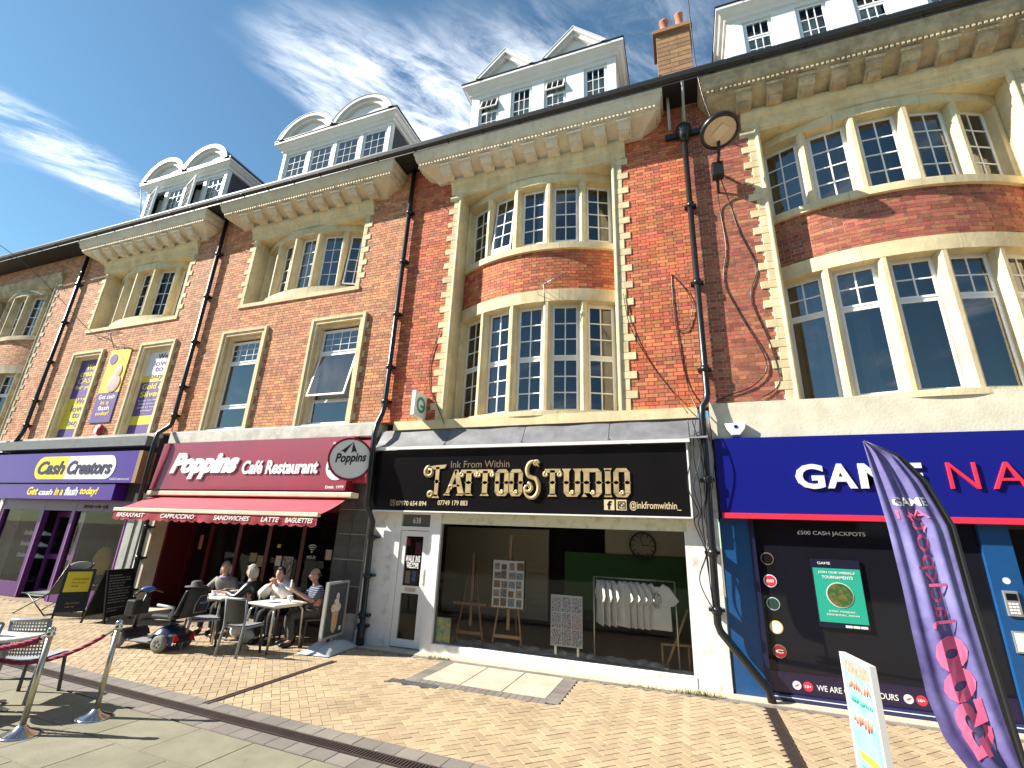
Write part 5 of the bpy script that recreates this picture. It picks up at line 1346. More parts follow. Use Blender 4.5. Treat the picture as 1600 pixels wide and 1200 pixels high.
def person(loc, rz, label, top, trousers, hair, arms, lean=0., head_rot=0., hairstyle='short', skin=(.50, .29, .21), hat=None, glasses=False, collar=None, legs=None, headdrop=0., phone=False, seat=.46):
    root = thing('person', label, 'person', loc, 'people at the café tables', rz)
    SK = mat('skin_%d' % int(skin[0] * 100), skin, .55, var=.12, scale=25)
    ly = -lean; hz = seat + .07
    V = {'pel': ((0, .0, hz), .11), 'sp': ((0, .02 + ly * .3, hz + .18), .12), 'ch': ((0, .02 + ly * .8, hz + .34), (.15, .11)), 'nb': ((0, .0 + ly, hz + .45), .075), 'nk': ((0, -.02 + ly * 1.1, hz + .51), .052), 'hd': ((0, -.04 + ly * 1.15 , hz + .57 - headdrop), .06)}
    Eg = [('pel', 'sp'), ('sp', 'ch'), ('ch', 'nb'), ('nb', 'nk'), ('nk', 'hd')]
    for s_, A in zip((-1, 1), arms):
        n_ = 'L' if s_ < 0 else 'R'
        V['sh' + n_] = ((s_ * .175, .02 + ly * .9, hz + .40), .062); V['el' + n_] = (A[0], .047); V['wr' + n_] = (A[1], .030)
        e, w_ = Vector(A[0]), Vector(A[1]); d = (w_ - e).normalized(); hd = Vector(A[2]).normalized() if len(A) > 2 else d
        side = hd.cross(Vector((0, 0, 1))).normalized(); up = side.cross(hd)
        pm_ = w_ + hd * .07; V['pa' + n_] = (tuple(pm_), (.036, .020))
        Eg += [('ch', 'sh' + n_), ('sh' + n_, 'el' + n_), ('el' + n_, 'wr' + n_), ('wr' + n_, 'pa' + n_)]
        for k in range(4):
            o_ = side * (-.027 + .018 * k); ln = (.06, .07, .066, .05)[k]
            f1 = pm_ + hd * .035 + o_; f2 = f1 + hd * ln * .55 - up * .012; f3 = f2 + hd * ln * .35 - up * .026
            for j, f in enumerate((f1, f2, f3)): V['f%d%d%s' % (k, j, n_)] = (tuple(f), (.0095, .009, .008)[j])
            Eg += [('pa' + n_, 'f%d0%s' % (k, n_)), ('f%d0%s' % (k, n_), 'f%d1%s' % (k, n_)), ('f%d1%s' % (k, n_), 'f%d2%s' % (k, n_))]
        t1 = w_ + hd * .035 + side * s_ * -.035 - up * .01; t2 = t1 + hd * .035 + side * s_ * -.018 - up * .012
        V['t0' + n_] = (tuple(t1), .011); V['t1' + n_] = (tuple(t2), .009); Eg += [('wr' + n_, 't0' + n_), ('t0' + n_, 't1' + n_)]
    Lg = legs or [((-.10, -.43, seat + .04), (-.11, -.40, .10)), ((.10, -.43, seat + .04), (.12, -.42, .10))]
    for s_, (kn, an) in zip((-1, 1), Lg):
        n_ = 'L' if s_ < 0 else 'R'
        V['hp' + n_] = ((s_ * .095, -.03, hz - .01), .085); V['kn' + n_] = (kn, .058); V['an' + n_] = (an, .038); V['to' + n_] = ((an[0], an[1] - .14, .045), .034)
        Eg += [('pel', 'hp' + n_), ('hp' + n_, 'kn' + n_), ('kn' + n_, 'an' + n_), ('an' + n_, 'to' + n_)]
    vs, fs = skin_mesh(V, Eg)
    mb = MB(); mb.smooth = True; mb.add(vs, fs)
    # head, turned and tilted on the neck
    hc = Vector(V['hd'][0]) + Vector((0, -.005, .075)); ch, sh = math.cos(head_rot), math.sin(head_rot)
    H = lambda x, y, z: (hc.x + x * ch - y * sh, hc.y + x * sh + y * ch, hc.z + z)
    hm = MB(H); hm.smooth = True
    pts = []; n, m_ = 18, 14
    for i in range(m_ + 1):
        t = PI * i / m_; zz = -math.cos(t)
        for j in range(n):
            q = 2 * PI * j / n; x = .078 * math.sin(t) * math.cos(q); y = .097 * math.sin(t) * math.sin(q)
            if zz < 0: x *= 1 + .22 * zz; y = y * (1 + .18 * zz) - .012 * -zz
            if y < -.06 and abs(x) < .02 and -.35 < zz < .15: y -= .020 * (1 - abs(x) / .02) * (1 - max(0, zz + .1) * 2)   # nose
            if y < -.05 and .05 < zz < .3 and .018 < abs(x) < .05: y += .010                                                # eye sockets
            pts.append((x, y, .122 * zz))
    hm.add(pts, [(i * n + j, i * n + (j + 1) % n, (i + 1) * n + (j + 1) % n, (i + 1) * n + j) for i in range(m_) for j in range(n)])
    for s_ in (-1, 1): hm.ell((s_ * .078, .01, -.005), (.010, .022, .032), 8, 6)
    hm.ell((0, -.104, -.022), (.013, .016, .018), 8, 6)
    hm.m = 1
    for s_ in (-1, 1): hm.ell((s_ * .031, -.080, .020), (.012, .008, .007), 8, 6)
    hm.m = 2; hm.ell((0, -.086, -.062), (.024, .008, .007), 8, 6)
    k = len(mb.v); mb.v += hm.v; mb.f += [tuple(i + k for i in f) for f in hm.f]; mb.mi += hm.mi; mb.sm += hm.sm
    body = build('body', mb, [SK, mat('eye_dark', (.03, .02, .02), .3), mat('lip', (.36, .13, .11), .5)], root, local=True)
    # clothing: thicker skins over the same bones
    def cloth(name, keep, grow, m, extra=None):
        VV = {k_: (V[k_][0], tuple(r_ + grow for r_ in V[k_][1]) if isinstance(V[k_][1], tuple) else V[k_][1] + grow) for k_ in V if k_ in keep}
        EE = [(a, b) for a, b in Eg if a in VV and b in VV]
        v_, f_ = skin_mesh(VV, EE); q = MB(); q.smooth = True; q.add(v_, f_); return build(name, q, m, root, local=True)
    cloth('top', ['pel', 'sp', 'ch', 'nb', 'shL', 'shR', 'elL', 'elR'] + ([] if top[1] == 'short' else ['wrL', 'wrR']), top[2] if len(top) > 2 else .02, top[0])
    cloth('trousers', ['pel', 'hpL', 'hpR', 'knL', 'knR', 'anL', 'anR'], .016, trousers)
    for n_ in 'LR':
        a, t = Vector(V['an' + n_][0]), Vector(V['to' + n_][0]); q = MB(); q.smooth = True
        q.ell((a.x, (a.y + t.y) / 2 + .01, .048), (.047, .135, .048), 12, 8); build('shoe', q, BLKP, root, local=True)
    hb = MB(H); hb.smooth = True
    if hairstyle != 'bald':
        pts = []; n, m_ = 18, 8
        for i in range(m_ + 1):
            t = PI / 2 * i / m_ * (1.28 if hairstyle == 'long' else 1.05)
            for j in range(n):
                q = 2 * PI * j / n; yy_ = math.sin(q); front = max(0, -yy_)
                rr = 1.10 + (.08 if hairstyle == 'long' else .02) * math.sin(3 * q + i); z = math.cos(t) * .138
                if front > .4 and z < .085: z = .085 + .002 * i
                pts.append((.080 * rr * math.sin(t), 0, z) if False else (.080 * rr * math.sin(t) * math.cos(q), .100 * rr * math.sin(t) * yy_ + .006, z))
        hb.add(pts, [(i * n + j, i * n + (j + 1) % n, (i + 1) * n + (j + 1) % n, (i + 1) * n + j) for i in range(m_) for j in range(n)])
        if hairstyle == 'long':
            for q in range(9):
                a = PI * (.0 + q / 8); hb.ell((.083 * math.cos(a), .03 + .072 * math.sin(a), -.03), (.028, .028, .095), 8, 6)
        build('hair', hb, hair, root, local=True)
    else:
        for q in range(7):
            a = PI * (.05 + .9 * q / 6); hb.ell((.078 * math.cos(a), .025 + .075 * math.sin(a), .005), (.016, .02, .035), 8, 6)
        build('hair', hb, hair, root, local=True, kind='stuff')
    if hat:
        q = MB(H); q.smooth = True; q.ell((0, .012, .055), (.094, .116, .092), 16, 10); build('hat', q, hat, root, local=True)
    if glasses:
        q = MB(H)
        for s_ in (-1, 1): q.tube([(s_ * .033 + .022 * math.cos(a * .7), -.094, .018 + .018 * math.sin(a * .7)) for a in range(10)], .0035, 5); q.tube([(s_ * .055, -.09, .02), (s_ * .078, .0, .02)], .003, 5)
        q.tube([(-.012, -.096, .022), (.012, -.096, .022)], .003, 5); build('glasses', q, BLKP, root, local=True)
    if collar:
        q = MB(); c_ = Vector(V['nb'][0]); q.smooth = True
        q.tube([tuple(c_ + Vector((.085 * math.cos(a * PI / 8), .075 * math.sin(a * PI / 8) - .01, .03 + .02 * math.sin(a * PI / 8)))) for a in range(17)], .028, 8); build('collar', q, collar, root, local=True)
    return root
GJ = mat('grey_jacket', (.27, .25, .23), .85, var=.25, scale=14); BJ = mat('black_leather', (.022, .022, .024), .4, var=.3, scale=10); WJ = mat('white_fleece', (.76, .73, .68), .9, var=.08, scale=18, bump=.4, bscale=60)
ST = mat('navy_stripe_shirt', (.045, .055, .09), .85)
t = ST.node_tree; wv = t.nodes.new('ShaderNodeTexWave'); wv.bands_direction = 'Z'; wv.inputs['Scale'].default_value = 9; gp = t.nodes.new('ShaderNodeNewGeometry'); t.links.new(gp.outputs['Position'], wv.inputs[0]); cr = t.nodes.new('ShaderNodeValToRGB'); cr.color_ramp.elements[0].color = (.03, .04, .07, 1); cr.color_ramp.elements[1].color = (.20, .23, .28, 1); cr.color_ramp.elements[0].position = .7; cr.color_ramp.elements[1].position = .85; t.links.new(wv.outputs[1], cr.inputs[0]); t.links.new(cr.outputs[0], t.nodes['Principled BSDF'].inputs['Base Color'])
JEAN = mat('dark_trousers', (.018, .018, .022), .9); HG = mat('grey_hair', (.46, .42, .36), .8, var=.35, scale=40); HD = mat('dark_hair', (.035, .02, .014), .7, var=.3, scale=40)
s0 = .46
person((-9.05, -.45, 0), R(20), 'grey haired person in a grey jacket seated behind the left café table', (GJ, 'long', .024), JEAN, HG, [((-.30, -.12, .74), (-.16, -.36, .775), (.3, -1, -.05)), ((.30, -.10, .74), (.17, -.36, .775), (-.3, -1, -.05))], lean=.06, head_rot=R(12), hairstyle='long', collar=mat('lilac_scarf', (.30, .24, .36), .9))
person((-7.98, -.76, 0), R(-72), 'person in a black leather jacket seated in profile between the two café tables', (BJ, 'long', .024), JEAN, HG, [((-.27, -.16, .74), (-.20, -.44, .79), (0, -1, 0)), ((.28, -.14, .72), (.16, -.40, .80), (0, -1, .05))], lean=.03, head_rot=R(-8), hairstyle='long', glasses=True)
person((-7.50, -.50, 0), R(14), 'person in a white fleece eating with both hands at the right café table', (WJ, 'long', .06), JEAN, HD, [((-.27, -.27, .76), (-.06, -.33, .97), (.5, .0, .9)), ((.27, -.27, .76), (.06, -.33, .97), (-.5, .0, .9))], lean=.10, headdrop=.02, hairstyle='short', skin=(.52, .27, .20), collar=WJ)
person((-6.70, -.48, 0), R(-30), 'bald person in a striped shirt holding a phone beside the ice cream board', (ST, 'short', .02), mat('khaki_trousers', (.07, .068, .06), .9), HD, [((-.26, -.14, .74), (-.07, -.37, .90), (.2, -.7, .5)), ((.26, -.14, .74), (.07, -.37, .90), (-.2, -.7, .5))], lean=.02, hairstyle='bald', skin=(.46, .25, .18), glasses=True, legs=[((-.10, -.42, .50), (-.12, -.36, .10)), ((.10, -.42, .50), (.14, -.38, .10))])
# their chairs
for (x, y, a, lb) in ((-9.05, -.41, 20, 'dark café chair under the grey haired person'), (-7.94, -.76, -72, 'dark café chair under the person in black leather'), (-7.51, -.46, 14, 'dark café chair under the person in the white fleece'), (-6.68, -.45, -30, 'dark café chair under the person with the phone')):
    cafe_chair((x, y, 0), R(a), lb, seat=DGREY)
ph = MB(); a_ = R(-30); c_, s_ = math.cos(a_), math.sin(a_)
TT = lambda x, y, z: (-6.70 + x * c_ - y * s_, -.48 + x * s_ + y * c_, z)
ph.T = TT; ph.box(-.037, .037, -.485, -.475, .95, 1.10); single('mobile_phone', ph, mat('phone_pale', (.5, .48, .44), .3), 'pale mobile phone held by the bald person', 'phone')
fd = MB(); fd.T = lambda x, y, z: (-7.50 + x * math.cos(R(14)) - y * math.sin(R(14)), -.50 + x * math.sin(R(14)) + y * math.cos(R(14)), z); fd.smooth = True; fd.ell((0, -.40, 1.065), (.06, .035, .03), 12, 8); single('sandwich', fd, mat('bread', (.5, .28, .13), .8, var=.3, scale=30), 'sandwich held up by the person in white', 'sandwich')
# bags under the tables
for (x, y, r_, m_, lb) in ((-8.15, -.75, .17, WJ, 'white carrier bag on the ground under the left café table'), (-7.62, -1.02, .14, LTILE, 'pale shopping bag on the ground between the café tables')):
    q = MB(); q.smooth = True; q.ell((x, y, r_ * .8), (r_, r_ * .75, r_ * .8), 14, 10); q.tube([(x - .07, y, r_ * 1.45), (x, y, r_ * 2.1), (x + .07, y, r_ * 1.45)], .008, 6); single('bag', q, m_, lb, 'bag', loc=(x, y, 0))

# mobility scooter: front wheels to the left, rear with bag towards the right
sc_ = thing('mobility_scooter', 'black and blue mobility scooter with a black bag on its seat back', 'mobility scooter', (-8.55, -1.98, 0), rz=R(8))
TYRE = mat('grey_tyre', (.20, .19, .175), .8, var=.2); RIM = mat('pale_rim', (.5, .5, .48), .4, .4); SCB = mat('scooter_blue', (.018, .03, .075), .25, coat=.5)
def wheel(x, y, r_=.125, w_=.085):
    q = MB(); q.lathe([(r_ * .55, -w_ / 2), (r_ * .9, -w_ / 2), (r_, -w_ * .3), (r_, w_ * .3), (r_ * .9, w_ / 2), (r_ * .55, w_ / 2)], (x, y, r_), 22, 'y'); wo = build('wheel', q, TYRE, sc_, local=True)
    q = MB(); q.lathe([(r_ * .56, -w_ * .46), (r_ * .3, -w_ * .5), (.012, -w_ * .5), (.012, w_ * .5), (r_ * .3, w_ * .5), (r_ * .56, w_ * .46)], (x, y, r_), 14, 'y'); build('rim', q, RIM, wo, local=True)
    for k in range(5):
        a = 2 * PI * k / 5; q = MB(); q.disc((x + r_ * .36 * math.cos(a), y - w_ * .52, r_ + r_ * .36 * math.sin(a)), .014, 8); build('rim_slot', q, BLKP, wo, local=True)
wheel(-.58, -.20, .115, .07); wheel(-.58, .20, .115, .07); wheel(.28, -.25); wheel(.28, .25)
q = MB(); q.box(-.50, .15, -.20, .20, .10, .135); build('footplate', q, mat('scooter_mat', (.20, .21, .20), .8), sc_, local=True, bevel=.02)
q = MB(); q.smooth = True
q.grid(lambda u, v: (-.02 + .52 * u, -.235 + .47 * v, .20 + .16 * math.sin(PI * min(1, u * 1.15)) ** .7 - .10 * (2 * v - 1) ** 4), 12, 12); build('rear_shroud', q, SCB, sc_, local=True)
q = MB(); q.box(.05, .47, -.20, .20, .12, .26); build('battery_box', q, BLKP, sc_, local=True, bevel=.03)
q = MB(); q.smooth = True; q.grid(lambda u, v: (-.72 + .30 * u, -.22 + .44 * v, .15 + .13 * math.sin(PI * u) ** .6), 8, 6); build('front_shroud', q, BLKP, sc_, local=True)
for s_ in (-1, 1):
    q = MB(); q.prism([(.475, s_ * .08, .16), (.475, s_ * .20, .14), (.475, s_ * .21, .24), (.475, s_ * .17, .26)], (.015, 0, 0)); build('rear_light', q, mat('red_lens', (.45, .02, .02), .25), sc_, local=True)
q = MB(); q.tube([(-.55, 0, .2), (-.52, 0, .5), (-.42, 0, .80)], .032, 10); build('tiller', q, BLKP, sc_, local=True)
q = MB(); q.tube([(-.40, -.26, .80), (-.44, -.15, .84), (-.44, .15, .84), (-.40, .26, .80)], .016, 8); build('handlebar', q, BLKP, sc_, local=True)
q = MB(); q.ell((-.45, .0, .86), (.07, .13, .05), 12, 8); build('dash', q, mat('scooter_dash', (.03, .12, .35), .4), sc_, local=True)
q = MB(); q.box(-.66, -.48, -.15, .15, .46, .70); build('front_basket', q, BLKP, sc_, local=True, bevel=.02)
q = MB(); q.tube([(.20, 0, .28), (.20, 0, .46)], .04, 10); build('seat_post', q, BLKP, sc_, local=True)
q = MB(); q.box(-.04, .40, -.22, .22, .46, .54); build('seat', q, BLKP, sc_, local=True, bevel=.035)
q = MB(); q.prism([(.36, -.21, .52), (.43, -.21, .52), (.55, -.19, .92), (.48, -.19, .92)], (0, .40, 0)); build('seat_back', q, BLKP, sc_, local=True, bevel=.03)
for s_ in (-1, 1):
    q = MB(); q.tube([(.38, s_ * .26, .50), (.42, s_ * .27, .66), (.10, s_ * .27, .68)], .022, 8); build('armrest', q, GREYP if s_ < 0 else BLKP, sc_, local=True)
q = MB(); q.smooth = True
q.grid(lambda u, v: (.50 + .09 * v + .11 * math.sin(PI * u) ** .5 * math.sin(PI * min(1, v + .08)) ** .5, -.21 + .42 * u, .50 + .44 * v), 12, 10); bg_ = build('bag', q, mat('black_nylon', (.016, .016, .018), .6, var=.3, scale=20), sc_, local=True)
q = MB(); q.tube([(.665, -.12, .58), (.685, -.14, .70), (.70, -.08, .83), (.70, .08, .83), (.685, .14, .70), (.665, .12, .58), (.665, -.12, .58)], .006, 5); build('bag_piping', q, GREYP, bg_, local=True)
q = MB(); q.box(.695, .705, -.07, .08, .71, .74); build('bag_label', q, mat('bag_label_blue', (.05, .12, .3), .5), bg_, local=True)
sc_.scale = (1.03, 1.03, 1.03)
q = MB(); q.lathe([(.17, 0), (.165, .015), (.09, .02), (.085, .08), (.05, .10), (.001, .10)], (.50, 0, .95), 18); build('hat', q, mat('dark_hat', (.05, .045, .04), .8), sc_, local=True)

# ice cream board on a moulded base
ib = thing('pavement_sign', 'grey framed ice cream poster board on a moulded grey base by the café pillar', 'pavement sign', (-6.08, -.66, 0))
Ti = frame_T((-6.02, -1.02), R(96))
def bx(name, m, u0, u1, o0, o1, z0, z1, T=Ti, root=ib, bev=.0): q = MB(T); q.box(u0, u1, o0, o1, z0, z1); return build(name, q, m, root, bevel=bev)
bw_ = .66
for a in ((0, .04, -.03, .03, .20, 1.12), (bw_ - .04, bw_, -.03, .03, .20, 1.12), (.04, bw_ - .04, -.03, .03, 1.08, 1.12), (.04, bw_ - .04, -.03, .03, .20, .24)): bx('frame', mat('silver_frame', (.45, .46, .45), .4, .5), *a)
face = bx('poster', mat('charcoal_poster', (.055, .058, .062), .4), .04, bw_ - .04, -.015, .015, .24, 1.08)
for sd in (.018, -.018):
    q = MB(Ti); q.prism([(.33 + a, sd, b) for a, b in ((-.10, .62), (.10, .62), (.075, .34), (.03, .28), (-.03, .28), (-.075, .34))], (0, .003 if sd > 0 else -.003, 0)); build('glass_print', q, mat('sundae_print', (.50, .26, .10), .4, col2=(.70, .48, .28), scale=14), face)
    q = MB(Ti); q.smooth = True
    for (a, b, r1, r2) in ((-.06, .68, .09, .07), (.07, .68, .09, .07), (0, .76, .08, .08), (.02, .86, .05, .07)): q.ell((.33 + a, sd, b), (r1, .006, r2), 12, 8)
    build('cream_print', q, mat('cream_print', (.75, .68, .58), .4, col2=(.62, .34, .10), scale=12, lo=.5, hi=.6), face)
    q = scribble(MB(Ti), .30, .56, 1.0, .026, lambda x, o, z, sd=sd: (x, sd, z), .003, 4); build('poster_lettering', q, GREYP, face)
    q = MB(Ti); q.prism([(.53 + .04 * math.cos(i * PI / 8), sd, .33 + .04 * math.sin(i * PI / 8)) for i in range(16)], (0, .003 if sd > 0 else -.003, 0)); build('poster_roundel', q, WHITE, face)
q = MB(Ti); q.smooth = True
q.grid(lambda u, v: (-.14 + .94 * u, -.30 + .60 * v, .012 + .15 * (math.sin(PI * u) ** .55) * (math.sin(PI * v) ** .45) * (1 - .25 * math.cos(4 * PI * v) * .4)), 24, 18); build('base', q, mat('base_grey', (.42, .45, .47), .5), ib)
bx('stem', BLKP, .22, .27, -.02, .02, .13, .21); bx('stem', GREYP, .42, .46, -.02, .02, .13, .21)

# chalkboard and yellow board A-frames outside the pawn shop
def a_board(c, rz, w_, h_, label, name='a_board', front=None, text=None):
    r = thing(name, label, 'sandwich board', c, rz=rz)
    for s_ in (-1, 1):
        T = lambda x, y, z, s_=s_: (x, s_ * (.02 + (h_ - z) * .22) - s_ * 0 + y, z)
        for a in ((-w_ / 2, -w_ / 2 + .035, -.015, .015, 0, h_), (w_ / 2 - .035, w_ / 2, -.015, .015, 0, h_), (-w_ / 2 + .035, w_ / 2 - .035, -.015, .015, h_ - .04, h_), (-w_ / 2 + .035, w_ / 2 - .035, -.015, .015, .12, .155)):
            q = MB(T); q.box(*a); build('frame', q, BLKP, r, local=True)
        q = MB(T); q.box(-w_ / 2 + .035, w_ / 2 - .035, -.006, .006, .155, h_ - .04); pnl = build('panel', q, mat('blackboard', (.012, .012, .012), .6), r, local=True)
        if s_ < 0:
            if text == 'chalk':
                lines = (.34, .62, .58, .40, .38, .60, .50, .55, .46, .50, .44, 0, .42, .24)
                for i, s2 in enumerate(lines):
                    if not s2: continue
                    wl = min(w_ - .14, s2); z = h_ - .13 - i * .052
                    q = scribble(MB(), -w_ / 2 + .06, -w_ / 2 + .06 + wl, z, .026, lambda x, o, zz: T(x, -.007, zz), .0028, i); build('chalk_line', q, mat('chalk', (.5, .5, .48), .9), pnl, local=True)
            if text == 'yellow':
                q = MB(T); q.box(-w_ / 2 + .05, w_ / 2 - .05, -.010, -.006, .155 + (h_ - .2) * .46, h_ - .05); build('poster', q, YEL, pnl, local=True)
                for i, (s2, m_) in enumerate(((.28, BLKP), (.24, BLKP), (.12, BLKP), (.22, YEL), (.14, YEL))):
                    z = h_ - .22 - i * .07 - (.26 if i > 2 else 0); q = scribble(MB(), -.10, -.10 + s2, z, .034, lambda x, o, zz: T(x, -.012, zz), .004, i); build('lettering', q, m_, pnl, local=True)
    return r
a_board((-11.65, -.90, 0), R(107), .70, 1.02, 'black chalkboard sandwich board covered in white handwriting', text='chalk')
a_board((-12.75, -1.0, 0), R(60), .52, .96, 'black sandwich board with a bright yellow poster on its upper half', text='yellow')
# folding garden chair beside the yellow board
fc_ = thing('folding_chair', 'grey folding garden recliner with a pillow beside the yellow sandwich board', 'chair', (-13.5, -1.0, 0), rz=R(-82))
CAN = mat('grey_canvas', (.20, .21, .19), .9, var=.2)
q = MB(); q.smooth = True; q.grid(lambda u, v: (-.26 + .52 * u, -.50 + .75 * v, .42 - .05 * math.sin(PI * v)), 6, 10); build('seat', q, CAN, fc_, local=True)
q = MB(); q.smooth = True; q.grid(lambda u, v: (-.26 + .52 * u, .25 + .32 * v - .04 * math.sin(PI * v), .42 + .62 * v), 6, 10); build('back', q, CAN, fc_, local=True)
q = MB(); q.smooth = True; q.ell((0, .55, 1.02), (.24, .06, .09), 12, 8); build('pillow', q, mat('pale_canvas', (.42, .43, .38), .9), fc_, local=True)
for s_ in (-1, 1):
    for pth in ([(s_ * .27, -.50, .42), (s_ * .27, .25, .42), (s_ * .27, .58, 1.06)], [(s_ * .28, -.30, .41), (s_ * .28, .35, .0)], [(s_ * .28, .25, .44), (s_ * .28, -.55, .0)]):
        q = MB(); q.tube(pth, .013, 6); build('tube', q, BLKP, fc_, local=True)
# seating at the lower left: lattice chair, table, dark chair
cafe_chair((-7.45, -4.28, 0), R(-150), 'grey lattice backed chair by the white round table at the lower left', seat=mat('pale_grey_resin', (.30, .33, .36), .45), lattice=True, group='chairs behind the rope')
cafe_chair((-7.35, -5.12, 0), R(20), 'dark chair cut off by the left picture edge', seat=BLKP, group='chairs behind the rope')
rt = thing('round_table', 'pale round table beside the lattice chair at the lower left', 'table', (-7.3, -4.72, 0))
q = MB(); q.lathe([(.34, .71), (.35, .72), (.35, .735), (.34, .742), (.001, .742)], (0, 0, 0), 32, smooth=False); build('table_top', q, mat('pale_table', (.55, .54, .48), .4), rt, local=True)
q = MB(); q.tube([(0, 0, .71), (0, 0, .05)], .03, 10); build('column', q, ALU, rt, local=True)
for k in range(4):
    a = k * PI / 2 + .4; q = MB(); q.tube([(0, 0, .08), (.28 * math.cos(a), .28 * math.sin(a), .015)], .018, 6); build('foot', q, ALU, rt, local=True)
# rope barrier
def stanchion(x, y, label):
    r = thing('stanchion', label, 'barrier post', (x, y, 0), 'rope barrier posts')
    q = MB(); q.lathe([(.165, 0), (.165, .012), (.15, .022), (.07, .05), (.035, .085), (.03, .09)], (0, 0, 0), 32); build('base', q, CHROME, r, local=True)
    q = MB(); q.cyl((0, 0, .08), (0, 0, .86), .026, n=16); build('post', q, mat('brushed_brass_steel', (.50, .46, .36), .3, .9), r, local=True)
    q = MB(); q.lathe([(.03, 0), (.038, .01), (.038, .03), (.03, .045), (.036, .06), (.030, .085), (.012, .095)], (0, 0, .85), 16); build('finial', q, CHROME, r, local=True)
    return r
S1, S2 = (-6.20, -4.90), (-6.08, -4.33)
stanchion(*S1, 'steel rope barrier post nearest the lower left corner'); stanchion(*S2, 'steel rope barrier post standing further right, by the long drain')
ROPE = mat('crimson_rope', (.30, .02, .075), .8, var=.3, scale=60)
def rope(a, b, sag, label):
    A, Bv = Vector(a), Vector(b); r = thing('barrier_rope', label, 'rope', a, 'barrier ropes'); n = 60
    P_ = [A.lerp(Bv, i / n) - Vector((0, 0, sag * 4 * (i / n) * (1 - i / n))) for i in range(n + 1)]
    for k in range(3):
        path = []
        for i, pt in enumerate(P_[4:-4]):
            t = (P_[min(i + 5, n)] - P_[i + 3]).normalized(); u = t.orthogonal().normalized(); w_ = t.cross(u); ph_ = 2 * PI * k / 3 + i * .75
            path.append(tuple(pt + (u * math.cos(ph_) + w_ * math.sin(ph_)) * .010))
        q = MB(); q.tube(path, .012, 6); build('strand', q, ROPE, r)
    for e in (P_[:5], P_[-5:]):
        q = MB(); q.tube([tuple(v) for v in e], .013, 8); build('hook', q, CHROME, r)
rope((S2[0], S2[1], .88), (-8.0, -5.0, .88), .40, 'twisted crimson rope sagging low from the further steel post')
rope((S1[0], S1[1], .88), (-7.6, -5.35, .86), .16, 'twisted crimson rope leading off the left picture edge')
rope((S1[0] - .01, S1[1], .84), (-7.75, -5.25, .80), .13, 'lower twisted crimson rope leading off the left picture edge')

# feather flag in front of the arcade
FL = mat('flag_cloth', (.075, .055, .20), .7, col2=(.20, .19, .42), scale=2.5); FLL = mat('flag_sheen', (.24, .24, .50), .6)
ff = thing('feather_flag', 'tall dark purple feather flag with pink lettering seen from behind, on a black pole', 'flag', (2.32, -3.0, 0))
pole = [(2.33, -3.0, .05), (2.30, -3.0, .55), (2.27, -3.0, 1.1), (2.24, -3.0, 1.6), (2.22, -3.0, 2.25), (2.10, -3.0, 2.64), (1.95, -3.0, 2.87), (1.68, -3.0, 3.03)]
q = MB(); q.tube(pole, [.022, .022, .02, .018, .016, .014, .012, .01], 8); build('pole', q, BLKP, ff)
def edge(t):   # pole side / free side of the cloth at parameter t (0 top .. 1 bottom)
    k = t * 6.999; i = int(k); a, b = Vector(pole[::-1][i]), Vector(pole[::-1][min(i + 1, 7)]); return a.lerp(b, k - i)
free = [(1.67, 3.02), (1.70, 2.65), (1.735, 2.25), (1.755, 1.75), (1.76, 1.3), (1.77, .89), (1.83, .6), (1.97, .38), (2.30, .30)]
def free_e(t):
    k = t * 7.999; i = int(k); a, b = free[i], free[i + 1]; f_ = k - i; return Vector((a[0] + (b[0] - a[0]) * f_, -3.0, a[1] + (b[1] - a[1]) * f_))
def cloth(u, v, off=0):
    v2 = v ** .58 * .93; a = edge(min(1, v2)); b = free_e(v); p_ = a.lerp(b, u); fold = math.sin(u * 15 + v * 3) * .022 * math.sin(PI * min(1, u * 1.0)) + .012 * math.sin(u * 31 + v * 5) * (1 - v); return (p_.x, p_.y + fold - off, p_.z)
q = MB(); q.smooth = True; q.grid(lambda u, v: cloth(u, v), 40, 50); clo = build('cloth', q, FL, ff)
q = MB(); q.grid(lambda u, v: cloth(u * .10, v, .006), 3, 50); build('pole_sleeve', q, BLKP, clo)
PINK = mat('flag_pink', (.62, .10, .22), .7)
def flag_text(s_, v0, v1, u0, u1, m, bold, rot=True):
    q = MB()
    def Pf(x, o, z):      # the word runs up the flag; printed for the other side, so it reads mirrored from here
        return cloth(z, x, .008 + o) if rot else cloth(x, z, .008 + o)
    if rot: q.text(s_, v0, v1, u0, u1, 0, .001, bold=bold, P=lambda x, o, z: cloth(u0 + u1 - z, v0 + v1 - x, .008 + o))
    else: q.text(s_, v0, v1, u0, u1, 0, .001, bold=bold, mirror=True, P=lambda x, o, z: cloth(x, u0 + u1 - z, .008 + o))
    return build('lettering', q, m, clo)
flag_text('£500', .50, .84, .30, .75, PINK, .05); flag_text('Jackpots', .22, .48, .34, .70, PINK, .0)
flag_text('GAME', .22, .80, .175, .20, WHITE, .02, False); flag_text('NA', .3, .8, .21, .235, PINK, .0, False)
q = MB(); q.lathe([(.20, 0), (.20, .05), (.16, .08), (.03, .09)], (2.33, -3.0, 0), 24); build('base', q, BLKP, ff)
